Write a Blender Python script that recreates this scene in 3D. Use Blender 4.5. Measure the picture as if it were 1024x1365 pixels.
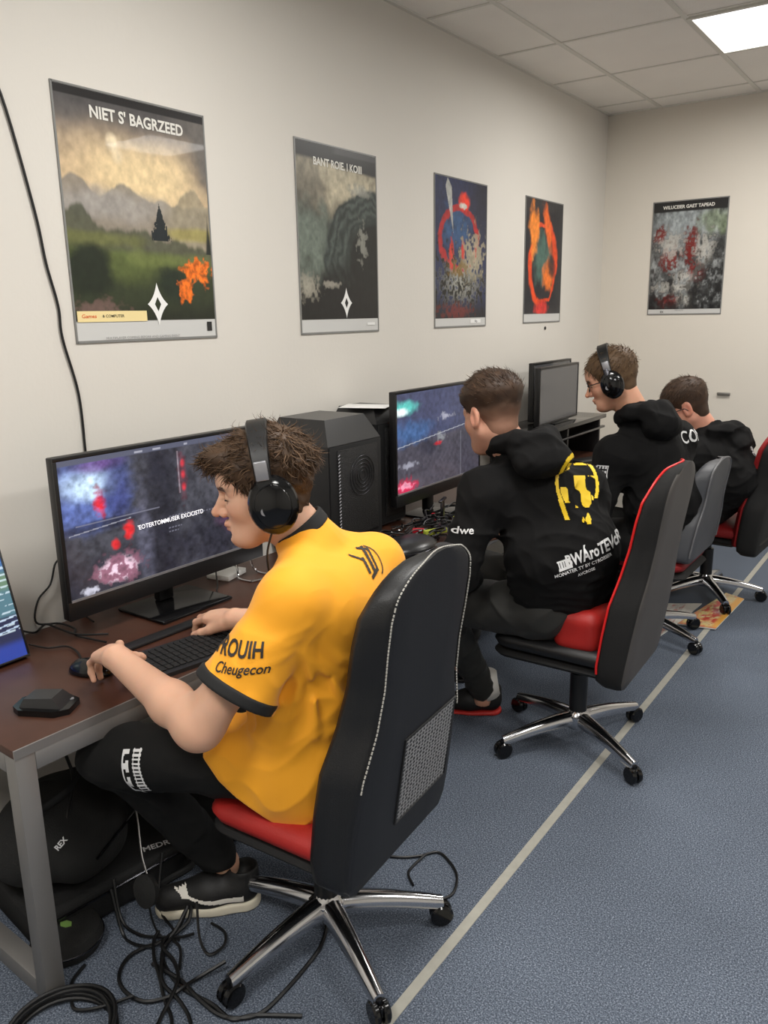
import bpy, bmesh, math, random
import numpy as np
from mathutils import Vector, Matrix
from mathutils.bvhtree import BVHTree

for o in list(bpy.data.objects):
    bpy.data.objects.remove(o)
S = bpy.context.scene
COL = S.collection
random.seed(7)
RNG = np.random.RandomState(11)

# ------------------------------------------------------------------ camera
CAM_H = 1.66
YAW, PITCH, ROLL, FPX = 35.32, 13.73, -0.99, 1082.68
cd = bpy.data.cameras.new('camera')
cam = bpy.data.objects.new('camera', cd)
COL.objects.link(cam)
def cam_axes():
    y, p, r = (math.radians(v) for v in (YAW, PITCH, ROLL))
    fw = Vector((-math.sin(y)*math.cos(p), math.cos(y)*math.cos(p), -math.sin(p)))
    rt = Vector((math.cos(y), math.sin(y), 0))
    up = rt.cross(fw)
    return rt*math.cos(r)+up*math.sin(r), -rt*math.sin(r)+up*math.cos(r), fw
_r, _u, _f = cam_axes()
cam.matrix_world = Matrix(((_r.x, _u.x, -_f.x, 0), (_r.y, _u.y, -_f.y, 0), (_r.z, _u.z, -_f.z, CAM_H), (0, 0, 0, 1)))
cd.sensor_fit = 'VERTICAL'
cd.sensor_height = 24.0
cd.lens = FPX/1365.0*24.0
cd.clip_start = 0.05
S.camera = cam

# ------------------------------------------------------------------ world, exposure
W = bpy.data.worlds.new('world'); S.world = W
W.use_nodes = True
W.node_tree.nodes['Background'].inputs[0].default_value = (0.75, 0.8, 0.9, 1)
W.node_tree.nodes['Background'].inputs[1].default_value = 0.25
S.view_settings.view_transform = 'Standard'
S.view_settings.look = 'None'
S.view_settings.gamma = 1.0
S.view_settings.use_curve_mapping = False
S.view_settings.exposure = 0.0

PANEL_W = 34.0           # watts of each ceiling panel
PANEL_COL = (1.0, 0.975, 0.93)
PANELS = [(-1.005, 4.89), (0.96, 4.89), (-1.005, 1.87), (0.96, 1.87), (0.96, -0.4), (-1.005, -0.4)]

# ------------------------------------------------------------------ helpers
def lin(c):
    if isinstance(c, str):
        c = tuple(int(c[i:i+2], 16)/255 for i in (0, 2, 4))
    return tuple((v/12.92 if v <= 0.04045 else ((v+0.055)/1.055)**2.4) for v in c)
def tag(o, label=None, cat=None, group=None, kind=None):
    if label: o['label'] = label
    if cat: o['category'] = cat
    if group: o['group'] = group
    if kind: o['kind'] = kind
    return o
_M = {}
def mat(name, col, rough=0.6, metal=0.0, spec=0.5, bump=0.0, bscale=200.0, var=0.0, vscale=8.0, emit=0.0, attr=False, sss=0.0, coat=0.0, sheen=0.0, detail=3.0):
    if name in _M: return _M[name]
    m = bpy.data.materials.new(name); m.use_nodes = True
    nt = m.node_tree; b = nt.nodes['Principled BSDF']
    c = (*lin(col), 1)
    b.inputs['Base Color'].default_value = c
    b.inputs['Roughness'].default_value = rough
    b.inputs['Metallic'].default_value = metal
    b.inputs['Specular IOR Level'].default_value = spec
    if coat: b.inputs['Coat Weight'].default_value = coat
    if sheen:
        b.inputs['Sheen Weight'].default_value = sheen
    tc = nt.nodes.new('ShaderNodeTexCoord')
    src = None
    if attr:
        a = nt.nodes.new('ShaderNodeAttribute'); a.attribute_name = 'Col'
        src = a.outputs['Color']
        nt.links.new(src, b.inputs['Base Color'])
    if var:
        n = nt.nodes.new('ShaderNodeTexNoise'); n.inputs['Scale'].default_value = vscale; n.inputs['Detail'].default_value = detail
        nt.links.new(tc.outputs['Object'], n.inputs['Vector'])
        mr = nt.nodes.new('ShaderNodeMapRange'); mr.inputs['From Min'].default_value = 0.3; mr.inputs['From Max'].default_value = 0.7
        mr.inputs['To Min'].default_value = 1-var; mr.inputs['To Max'].default_value = 1+var
        nt.links.new(n.outputs['Fac'], mr.inputs['Value'])
        mx = nt.nodes.new('ShaderNodeVectorMath'); mx.operation = 'SCALE'
        if src: nt.links.new(src, mx.inputs[0])
        else: mx.inputs[0].default_value = c[:3]
        nt.links.new(mr.outputs['Result'], mx.inputs['Scale'])
        nt.links.new(mx.outputs['Vector'], b.inputs['Base Color'])
        src = mx.outputs['Vector']
    if bump:
        n2 = nt.nodes.new('ShaderNodeTexNoise'); n2.inputs['Scale'].default_value = bscale; n2.inputs['Detail'].default_value = 4
        nt.links.new(tc.outputs['Object'], n2.inputs['Vector'])
        bp = nt.nodes.new('ShaderNodeBump'); bp.inputs['Strength'].default_value = bump; bp.inputs['Distance'].default_value = 0.01
        nt.links.new(n2.outputs['Fac'], bp.inputs['Height']); nt.links.new(bp.outputs['Normal'], b.inputs['Normal'])
    if emit:
        b.inputs['Emission Strength'].default_value = emit
        if src: nt.links.new(src, b.inputs['Emission Color']); 
        else: b.inputs['Emission Color'].default_value = c
        if attr:
            for l in list(b.inputs['Base Color'].links): nt.links.remove(l)
            b.inputs['Base Color'].default_value = (0.01, 0.01, 0.012, 1)
    if sss:
        b.inputs['Subsurface Weight'].default_value = sss
        b.inputs['Subsurface Radius'].default_value = (1.0, 0.35, 0.2)
        b.inputs['Subsurface Scale'].default_value = 0.012
    _M[name] = m
    return m

def empty(name, loc=(0, 0, 0), rz=0.0):
    o = bpy.data.objects.new(name, None); COL.objects.link(o)
    o.location = loc; o.rotation_euler = (0, 0, rz); o.empty_display_size = 0.1
    return o
def aorg(o):
    v = Vector((0, 0, 0))
    while o is not None:
        v = v + Vector(o.location); o = o.parent
    return v
def mk(name, verts, faces, m, parent=None, origin=None, smooth=True, col=None, world=False):
    """one mesh object; world=True: verts are world coordinates and get offset to the parent/origin"""
    verts = np.asarray(verts, dtype=np.float64).reshape(-1, 3)
    if world:
        off = aorg(parent) if parent is not None else Vector((0, 0, 0))
        if origin is not None: off = off+Vector(origin)-Vector((0, 0, 0)) if parent is None else off
        verts = verts-np.array(off)
    elif origin is not None:
        verts = verts-np.array(origin)
    me = bpy.data.meshes.new(name)
    fl = faces.tolist() if hasattr(faces, 'tolist') else faces
    me.from_pydata(verts.tolist(), [], fl)
    if smooth: me.polygons.foreach_set('use_smooth', [True]*len(me.polygons))
    if isinstance(m, (list, tuple)):
        for x in m: me.materials.append(x)
    else: me.materials.append(m)
    if col is not None:
        a = me.color_attributes.new('Col', 'FLOAT_COLOR', 'POINT')
        c4 = np.ones((len(verts), 4), dtype=np.float32); c4[:, :3] = col
        a.data.foreach_set('color', c4.ravel())
    me.update()
    o = bpy.data.objects.new(name, me); COL.objects.link(o)
    if origin is not None: o.location = origin
    if parent is not None: o.parent = parent
    return o

class MB:
    """mesh collector"""
    def __init__(s): s.v = []; s.f = []
    def add(s, v, f):
        n = len(s.v); s.v += [tuple(p) for p in v]; s.f += [tuple(i+n for i in q) for q in f]; return s
    def box(s, lo, hi, bev=0.0, rz=0.0, seg=2, M=None):
        bm = bmesh.new()
        bmesh.ops.create_cube(bm, size=1.0)
        lo = Vector(lo); hi = Vector(hi); c = (lo+hi)/2; d = hi-lo
        for v in bm.verts: v.co = Vector((v.co.x*d.x, v.co.y*d.y, v.co.z*d.z))
        if bev: bmesh.ops.bevel(bm, geom=bm.edges[:]+bm.verts[:], offset=min(bev, min(d)*0.49), segments=seg, profile=0.5, affect='EDGES')
        R = Matrix.Rotation(rz, 3, 'Z')
        pts = [R @ v.co+c for v in bm.verts]
        if M is not None: pts = [M @ p for p in pts]
        bm.verts.index_update()
        fs = [[v.index for v in f.verts] for f in bm.faces]
        bm.free()
        return s.add(pts, fs)
    def tube(s, pts, r, n=8, cap=True, flat=None):
        pts = [Vector(p) for p in pts]
        m = len(pts); rs = r if hasattr(r, '__len__') else [r]*m
        t0 = (pts[1]-pts[0]).normalized()
        a = Vector((0, 0, 1)) if abs(t0.z) < .9 else Vector((1, 0, 0))
        nrm = (a-t0*a.dot(t0)).normalized()
        v = []; f = []
        for i, p in enumerate(pts):
            t = (pts[min(i+1, m-1)]-pts[max(i-1, 0)])
            t = t.normalized() if t.length > 1e-9 else t0
            nrm = (nrm-t*nrm.dot(t))
            nrm = nrm.normalized() if nrm.length > 1e-6 else Vector((1, 0, 0))
            b = t.cross(nrm)
            for k in range(n):
                an = 2*math.pi*k/n
                v.append(p+(nrm*math.cos(an)+b*math.sin(an)*(flat or 1))*rs[i])
        for i in range(m-1):
            for k in range(n):
                f.append((i*n+k, i*n+(k+1) % n, (i+1)*n+(k+1) % n, (i+1)*n+k))
        if cap: f.append(tuple(range(n-1, -1, -1))); f.append(tuple((m-1)*n+k for k in range(n)))
        return s.add(v, f)
    def lathe(s, prof, n=24, M=None):
        v = []; f = []
        for r, z in prof:
            for k in range(n):
                a = 2*math.pi*k/n; v.append(Vector((r*math.cos(a), r*math.sin(a), z)))
        if M is not None: v = [M @ p for p in v]
        m = len(prof)
        for i in range(m-1):
            for k in range(n): f.append((i*n+k, i*n+(k+1) % n, (i+1)*n+(k+1) % n, (i+1)*n+k))
        f.append(tuple(range(n-1, -1, -1))); f.append(tuple((m-1)*n+k for k in range(n)))
        return s.add(v, f)
    def rings(s, rings, cap=True, closed=True):
        n = len(rings[0]); v = [p for r in rings for p in r]; f = []
        for i in range(len(rings)-1):
            for k in range(n if closed else n-1):
                f.append((i*n+k, i*n+(k+1) % n, (i+1)*n+(k+1) % n, (i+1)*n+k))
        if cap: f.append(tuple(range(n-1, -1, -1))); f.append(tuple((len(rings)-1)*n+k for k in range(n)))
        return s.add(v, f)
    def prism(s, poly, z0, z1, M=None):
        n = len(poly); v = [Vector((x, y, z0)) for x, y in poly]+[Vector((x, y, z1)) for x, y in poly]
        if M is not None: v = [M @ p for p in v]
        f = [tuple(range(n-1, -1, -1)), tuple(range(n, 2*n))]+[(k, (k+1) % n, n+(k+1) % n, n+k) for k in range(n)]
        return s.add(v, f)
    def out(s, name, m, parent=None, origin=None, smooth=True, world=False, angle=40):
        o = mk(name, s.v, s.f, m, parent, origin, smooth, world=world)
        if smooth:
            me = o.data
            try: me.set_sharp_from_angle(angle=math.radians(angle))
            except Exception: pass
        return o

def spline(pts, n=8):
    P = [Vector(p) for p in pts]; out = []
    for i in range(len(P)-1):
        a = P[max(i-1, 0)]; b = P[i]; c = P[i+1]; d = P[min(i+2, len(P)-1)]
        for k in range(n):
            t = k/n
            out.append(0.5*((2*b)+(c-a)*t+(2*a-5*b+4*c-d)*t*t+(3*b-a-3*c+d)*t**3))
    out.append(P[-1]); return out

# ---- text
def text_mesh(s, size=1.0, bold=0.0, extrude=0.0, align='CENTER', shear=0.0, sx=1.0):
    cu = bpy.data.curves.new('lettering', 'FONT'); cu.body = s; cu.size = size; cu.offset = bold*size; cu.extrude = extrude
    cu.align_x = align; cu.align_y = 'CENTER'; cu.shear = shear; cu.resolution_u = 3
    o = bpy.data.objects.new('lettering', cu); COL.objects.link(o)
    dg = bpy.context.evaluated_depsgraph_get()
    me = bpy.data.meshes.new_from_object(o.evaluated_get(dg))
    v = [(p.co.x*sx, p.co.y, p.co.z) for p in me.vertices]; f = [tuple(p.vertices) for p in me.polygons]
    bpy.data.objects.remove(o); bpy.data.curves.remove(cu); bpy.data.meshes.remove(me)
    return v, f
def place2d(vf, o, X, Y, N=None):
    o = Vector(o); X = Vector(X); Y = Vector(Y); N = Vector(N) if N is not None else X.cross(Y)
    v, f = vf
    return [o+X*p[0]+Y*p[1]+N*p[2] for p in v], f
def project(vf, bvh, o, X, Y, N, off=0.002, back=0.25, maxlen=.009):
    """lay a flat mesh onto a surface (bvh in world coordinates) along -N"""
    o = Vector(o); X = Vector(X).normalized(); N = Vector(N).normalized(); Y = Vector(Y)
    bm = bmesh.new(); vs = [bm.verts.new(p) for p in vf[0]]
    for q in vf[1]:
        try: bm.faces.new([vs[i] for i in q])
        except ValueError: pass
    if len(vf[0]) < 1500:
        for _ in range(2):
            es = [e for e in bm.edges if e.calc_length() > maxlen]
            if es: bmesh.ops.subdivide_edges(bm, edges=es, cuts=2); bmesh.ops.triangulate(bm, faces=[f for f in bm.faces if len(f.verts) > 4])
    bm.verts.index_update(); vf = ([tuple(v.co) for v in bm.verts], [tuple(v.index for v in f.verts) for f in bm.faces]); bm.free()
    Y = (Y-N*Y.dot(N)).normalized(); X = (X-N*X.dot(N)); X = (X-Y*X.dot(Y)).normalized()
    out = []; ok = []
    for p in vf[0]:
        q = o+X*p[0]+Y*p[1]
        h = bvh.ray_cast(q+N*back, -N, back*2.2)
        if h[0] is None: out.append(q); ok.append(False)
        else: out.append(h[0]+h[1].normalized()*off if h[1].dot(N) > 0 else h[0]+N*off); ok.append(True)
    f = [q for q in vf[1] if all(ok[i] for i in q)]
    return out, f
def mask_grid(fn, w, h, nx, ny):
    xs = np.linspace(-w/2, w/2, nx+1); ys = np.linspace(-h/2, h/2, ny+1)
    v = [(x, y, 0) for y in ys for x in xs]; f = []
    for j in range(ny):
        for i in range(nx):
            if fn((i+.5)/nx, (j+.5)/ny):
                a = j*(nx+1)+i; f.append((a, a+1, a+nx+2, a+nx+1))
    return v, f

# ---- signed distance modelling
A3 = lambda p: np.array(p, dtype=np.float32)
def cap(P, a, b, ra, rb=None):
    rb = ra if rb is None else rb
    a = A3(a); b = A3(b); ab = b-a; t = np.clip(((P-a) @ ab)/max(float(ab @ ab), 1e-9), 0, 1)
    return np.linalg.norm(P-a-t[:, None]*ab, axis=1)-(ra+(rb-ra)*t)
def fcap(P, a, b, ra, rb, ax, w):
    ax = A3(ax); ax = ax/np.linalg.norm(ax); a = A3(a); b = A3(b); k = (1-1/w)
    Q = P-np.outer((P-a) @ ax, ax)*k
    b2 = b-ax*float((b-a) @ ax)*k
    return cap(Q, a, b2, ra, rb)
def ell(P, c, r, X=None):
    Q = P-A3(c)
    if X is not None: Q = Q @ np.array(X, dtype=np.float32).T     # rows = local axes
    r = A3(r); k0 = np.linalg.norm(Q/r, axis=1); k1 = np.linalg.norm(Q/(r*r), axis=1)
    return k0*(k0-1)/np.maximum(k1, 1e-6)
def sph(P, c, r): return np.linalg.norm(P-A3(c), axis=1)-r
def smin(a, b, k):
    h = np.maximum(k-np.abs(a-b), 0)/k
    return np.minimum(a, b)-h*h*k*0.25
def smax(a, b, k): return -smin(-a, -b, k)
def plane(P, p, n):
    n = A3(n); n = n/np.linalg.norm(n); return (P-A3(p)) @ n
def chain(P, pts, rs, k=0.01):
    d = None
    for i in range(len(pts)-1):
        e = cap(P, pts[i], pts[i+1], rs[i], rs[i+1]); d = e if d is None else smin(d, e, k)
    return d
def ridge(P, pts, r, a):
    """displacement bump along a polyline"""
    d = None
    for i in range(len(pts)-1):
        e = cap(P, pts[i], pts[i+1], 0, 0); d = e if d is None else np.minimum(d, e)
    return a*np.exp(-(d/r)**2)
def wav(P, f, seed=0, warp=0.6):
    r = np.random.RandomState(seed); o = np.zeros(len(P), dtype=np.float32); am = 0
    ph = r.rand(3)*6
    Q = P+warp/f*np.stack([np.sin(P[:, 1]*f*0.9+ph[0]), np.sin(P[:, 2]*f*0.8+ph[1]), np.sin(P[:, 0]*f*0.7+ph[2])], 1).astype(np.float32)
    for i in range(5):
        d = r.randn(3).astype(np.float32); d /= np.linalg.norm(d)
        ff = f*(0.7+r.rand()*1.3); o += np.sin(Q @ d*ff+r.rand()*6)/(i*.3+1); am += 1/(i*.3+1)
    return o/am
def mesh_sdf(fn, lo, hi, h, B=8):
    lo = np.array(lo, float); hi = np.array(hi, float)
    nb = np.ceil((hi-lo)/(h*B)).astype(int)
    g = np.stack(np.meshgrid(*[np.arange(n) for n in nb], indexing='ij'), -1).reshape(-1, 3)
    cen = (lo+(g+0.5)*B*h).astype(np.float32)
    d = fn(cen)
    keep = np.abs(d) < B*h*1.25+0.012
    g = g[keep]
    if len(g) == 0: return np.zeros((0, 3)), np.zeros((0, 4), int)
    l = np.arange(B+1); loc = np.stack(np.meshgrid(l, l, l, indexing='ij'), -1).reshape(-1, 3)
    NX, NY, NZ = (nb*B+2)
    V = []; K = []; E = []
    CH = max(1, 400000//len(loc))
    for s in range(0, len(g), CH):
        gg = g[s:s+CH]
        ijk = gg[:, None, :]*B+loc[None]
        pts = (lo+ijk.reshape(-1, 3)*h).astype(np.float32)
        D = fn(pts).reshape(len(gg), B+1, B+1, B+1)
        sg = D < 0
        c = [sg[:, a:a+B, b:b+B, e:e+B] for a in (0, 1) for b in (0, 1) for e in (0, 1)]
        cnt = sum(x.astype(np.int8) for x in c)
        act = (cnt > 0) & (cnt < 8)
        bi, i, j, k = np.nonzero(act)
        if len(bi) == 0: continue
        acc = np.zeros((len(bi), 3)); wsum = np.zeros(len(bi))
        for ax in range(3):
            for u in (0, 1):
                for v in (0, 1):
                    o0 = [0, 0, 0]; o1 = [0, 0, 0]; oth = [q for q in range(3) if q != ax]
                    o0[oth[0]] = o1[oth[0]] = u; o0[oth[1]] = o1[oth[1]] = v; o1[ax] = 1
                    d0 = D[bi, i+o0[0], j+o0[1], k+o0[2]]; d1 = D[bi, i+o1[0], j+o1[1], k+o1[2]]
                    m = (d0 < 0) != (d1 < 0)
                    t = np.where(m, d0/np.where(m, d0-d1, 1), 0)
                    p = np.zeros((len(bi), 3)); p[:] = o0; p[:, ax] += t
                    acc += p*m[:, None]; wsum += m
        ci = gg[bi]*B+np.stack([i, j, k], 1)
        V.append(lo+(ci+acc/wsum[:, None])*h)
        K.append((ci[:, 0].astype(np.int64)*NY+ci[:, 1])*NZ+ci[:, 2])
        for ax in range(3):
            o1 = [0, 0, 0]; o1[ax] = 1
            a = sg[:, :B, :B, :B]; b = sg[:, o1[0]:o1[0]+B, o1[1]:o1[1]+B, o1[2]:o1[2]+B]
            bb, ii, jj, kk = np.nonzero(a != b)
            ce = gg[bb]*B+np.stack([ii, jj, kk], 1)
            E.append((ax, ce, a[bb, ii, jj, kk]))
    V = np.concatenate(V); K = np.concatenate(K)
    o = np.argsort(K); K = K[o]; V = V[o]
    F = []
    def look(c):
        key = (c[:, 0].astype(np.int64)*NY+c[:, 1])*NZ+c[:, 2]
        ix = np.clip(np.searchsorted(K, key), 0, len(K)-1)
        return np.where(K[ix] == key, ix, -1)
    for ax, ce, ins in E:
        u = np.array([0, 0, 0]); v = np.array([0, 0, 0]); u[(ax+1) % 3] = 1; v[(ax+2) % 3] = 1
        q = np.stack([look(ce-u-v), look(ce-v), look(ce), look(ce-u)], 1)
        q = q[np.all(q >= 0, 1)] if False else q
        ok = np.all(q >= 0, 1)
        q = np.where(ins[:, None], q, q[:, ::-1])
        F.append(q[ok])
    return V, np.concatenate(F)
def sdf_obj(name, fn, lo, hi, h, m, parent=None, origin=None, colfn=None):
    V, F = mesh_sdf(fn, lo, hi, h)
    col = colfn(V.astype(np.float32)) if colfn else None
    o = mk(name, V, F, m, parent, origin, True, col, world=True)
    return o, BVHTree.FromPolygons([tuple(v) for v in V], F.tolist())

# ---- painting (numpy) for printed pictures and screens
def fbm(u, v, f, seed=0, octv=5, gain=0.5):
    r = np.random.RandomState(seed); out = np.zeros_like(u); a = 1; tot = 0
    for o in range(octv):
        n = 64; T = r.rand(n, n)
        x = u*f+r.rand()*30; y = v*f+r.rand()*30
        xi = np.floor(x).astype(int); yi = np.floor(y).astype(int); fx = x-xi; fy = y-yi
        fx = fx*fx*(3-2*fx); fy = fy*fy*(3-2*fy)
        g = lambda i, j: T[i % n, j % n]
        out += a*((g(xi, yi)*(1-fx)+g(xi+1, yi)*fx)*(1-fy)+(g(xi, yi+1)*(1-fx)+g(xi+1, yi+1)*fx)*fy)
        tot += a; a *= gain; f *= 2
    return np.clip((out/tot-.5)*1.55+.5, 0, 1)
def mixc(C, c, m): 
    c = np.array(lin(c)) if not isinstance(c, np.ndarray) else c
    return C*(1-m[..., None])+c*m[..., None]
def ss(a, b, x):
    t = np.clip((x-a)/(b-a), 0, 1); return t*t*(3-2*t)
def blob(u, v, cx, cy, rx, ry, soft=0.3, n=None, na=0.0):
    d = np.sqrt(((u-cx)/rx)**2+((v-cy)/ry)**2)
    if n is not None: d = d+(n-0.5)*na
    return 1-ss(1-soft, 1+soft, d)
def picture(name, fn, w, h, nx, ny, o, X, Y, m, parent):
    """a flat picture as a fine grid carrying colours; o = lower left corner, local coordinates of the parent"""
    u, v = np.meshgrid((np.arange(nx+1))/nx, (np.arange(ny+1))/ny)
    C = np.clip(fn(u, v), 0, 1)
    o = np.array(o); X = np.array(X); Y = np.array(Y)
    P = o+u[..., None]*w*X+v[..., None]*h*Y
    idx = np.arange((nx+1)*(ny+1)).reshape(ny+1, nx+1)
    F = np.stack([idx[:-1, :-1], idx[:-1, 1:], idx[1:, 1:], idx[1:, :-1]], -1).reshape(-1, 4)
    return mk(name, P.reshape(-1, 3), F, m, parent, smooth=False, col=C.reshape(-1, 3))

# ================================================================== ROOM
WX, WY, HC = -2.37, 6.30, 3.055
RX, BY = 3.0, -2.2
M_wall = mat('wall_paint', (0.85, 0.832, 0.80), 0.75, bump=0.05, bscale=60, var=0.015, vscale=1.5)
M_wall2 = mat('end_wall_paint', (0.87, 0.845, 0.80), 0.75, bump=0.05, bscale=60, var=0.015, vscale=1.5)
M_white = mat('white_paint', (0.85, 0.84, 0.80), 0.6)

def carpet():
    m = bpy.data.materials.new('carpet'); m.use_nodes = True; nt = m.node_tree; b = nt.nodes['Principled BSDF']
    tc = nt.nodes.new('ShaderNodeTexCoord')
    n = nt.nodes.new('ShaderNodeTexNoise'); n.inputs['Scale'].default_value = 230; n.inputs['Detail'].default_value = 3; n.inputs['Roughness'].default_value = 0.7
    nt.links.new(tc.outputs['Object'], n.inputs['Vector'])
    r = nt.nodes.new('ShaderNodeValToRGB'); e = r.color_ramp.elements
    e[0].position = 0.33; e[0].color = (*lin((0.19, 0.21, 0.25)), 1); e[1].position = 0.72; e[1].color = (*lin((0.64, 0.67, 0.72)), 1)
    k = r.color_ramp.elements.new(0.52); k.color = (*lin((0.365, 0.40, 0.455)), 1)
    nt.links.new(n.outputs['Fac'], r.inputs['Fac'])
    n2 = nt.nodes.new('ShaderNodeTexNoise'); n2.inputs['Scale'].default_value = 2.2; n2.inputs['Detail'].default_value = 4
    nt.links.new(tc.outputs['Object'], n2.inputs['Vector'])
    mr = nt.nodes.new('ShaderNodeMapRange'); mr.inputs['From Min'].default_value = .3; mr.inputs['From Max'].default_value = .7; mr.inputs['To Min'].default_value = .9; mr.inputs['To Max'].default_value = 1.1
    nt.links.new(n2.outputs['Fac'], mr.inputs['Value'])
    mx = nt.nodes.new('ShaderNodeVectorMath'); mx.operation = 'SCALE'
    nt.links.new(r.outputs['Color'], mx.inputs[0]); nt.links.new(mr.outputs['Result'], mx.inputs['Scale'])
    nt.links.new(mx.outputs['Vector'], b.inputs['Base Color'])
    bp = nt.nodes.new('ShaderNodeBump'); bp.inputs['Strength'].default_value = 0.6; bp.inputs['Distance'].default_value = 0.004
    nt.links.new(n.outputs['Fac'], bp.inputs['Height']); nt.links.new(bp.outputs['Normal'], b.inputs['Normal'])
    b.inputs['Roughness'].default_value = 0.95; b.inputs['Specular IOR Level'].default_value = 0.2
    return m
def struct(name, mb, m, smooth=False):
    o = mb.out(name, m, smooth=smooth); o['kind'] = 'structure'; return o
struct('floor', MB().box((WX-.2, BY-.2, -.1), (RX+.2, WY+.2, 0)), carpet())
struct('wall_left', MB().box((WX-.15, BY-.15, 0), (WX, WY+.15, HC)), M_wall)
struct('wall_end', MB().box((WX, WY, 0), (RX, WY+.15, HC)), M_wall2)
struct('wall_right', MB().box((RX, BY-.15, 0), (RX+.15, WY+.15, HC)), M_wall)
struct('wall_back', MB().box((WX, BY-.15, 0), (RX, BY, HC)), M_wall)
M_tile = mat('ceiling_tile', (0.95, 0.935, 0.91), 0.9, bump=0.25, bscale=140, var=0.02, vscale=3)
M_tbar = mat('ceiling_bar', (0.86, 0.85, 0.82), 0.6)
struct('ceiling', MB().box((WX-.15, BY-.15, HC), (RX+.15, WY+.15, HC+.1)), M_tile)
tb = MB()
bx = [-1.987+.655*k for k in range(0, 8)]
for x in bx: tb.box((x-.013, BY, HC-.006), (x+.013, WY, HC+.001))
for k in range(-9, 3):
    y = 4.51+.755*k
    tb.box((WX, y-.009, HC-.005), (RX, y+.009, HC+.001))
tb.box((WX, BY, HC-.008), (WX+.022, WY, HC+.001)); tb.box((WX, WY-.022, HC-.008), (RX, WY, HC+.001))
struct('trim_1', tb, M_tbar)
# grey cove skirting at the foot of the left wall and end wall
struct('baseboard_left', MB().box((WX, BY, 0), (WX+.012, WY, .09)), mat('skirting', (0.45, 0.46, 0.47), 0.6))
struct('baseboard_end', MB().box((WX, WY-.012, 0), (RX, WY, .09)), _M['skirting'])
# the pale strip laid in the carpet along the aisle
M_strip = mat('floor_strip', (0.66, 0.65, 0.61), 0.7, bump=0.1, bscale=80, var=0.06, vscale=30)
struct('trim_2', MB().box((-.957, -.6, -.01), (-.928, WY, .0022)), M_strip)

M_diff = mat('light_diffuser', (1, 1, 1), 0.6, emit=2.2)
for i, (x, y) in enumerate(PANELS):
    t = empty('ceiling_light', (x, y, HC-.012))
    tag(t, 'square glowing flush light panel in the tiled ceiling' if i == 0 else ['', 'ceiling light panel on the far right, level with the one in view', 'ceiling light panel above the player in yellow', 'ceiling light panel to the right of the near players', 'ceiling light panel behind the camera on the right', 'ceiling light panel behind the camera on the left'][i], 'ceiling light', None if i == 0 else 'ceiling light panels outside the frame')
    fr = MB()
    for a, b in (((-.325, -.36, 0), (.325, -.335, .012)), ((-.325, .335, 0), (.325, .36, .012)), ((-.325, -.335, 0), (-.305, .335, .012)), ((.305, -.335, 0), (.325, .335, .012))):
        fr.box(a, b)
    fr.out('light_frame', M_white, t, smooth=False)
    MB().box((-.305, -.335, .003), (.305, .335, .010)).out('diffuser', M_diff, t, smooth=False)
    ld = bpy.data.lights.new('panel_light', 'AREA'); ld.shape = 'RECTANGLE'; ld.size = .6; ld.size_y = .66; ld.energy = PANEL_W; ld.color = PANEL_COL; ld.spread = math.radians(176)
    lo = bpy.data.objects.new('panel_light', ld); COL.objects.link(lo); lo.parent = t; lo.location = (0, 0, -.004)

# ================================================================== POSTERS
M_print = mat('poster_print', (1, 1, 1), 0.35, attr=True, spec=0.4, coat=0.15)
M_pborder = mat('poster_border', (0.80, 0.80, 0.79), 0.35)
M_pframe = mat('poster_sleeve', (0.50, 0.50, 0.49), 0.3)
M_pwhite = mat('poster_white', (0.93, 0.93, 0.92), 0.5)
M_pprint = mat('poster_title', (0.88, 0.87, 0.84), 0.5)
M_pdark = mat('poster_dark', (0.12, 0.12, 0.12), 0.5)

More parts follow.
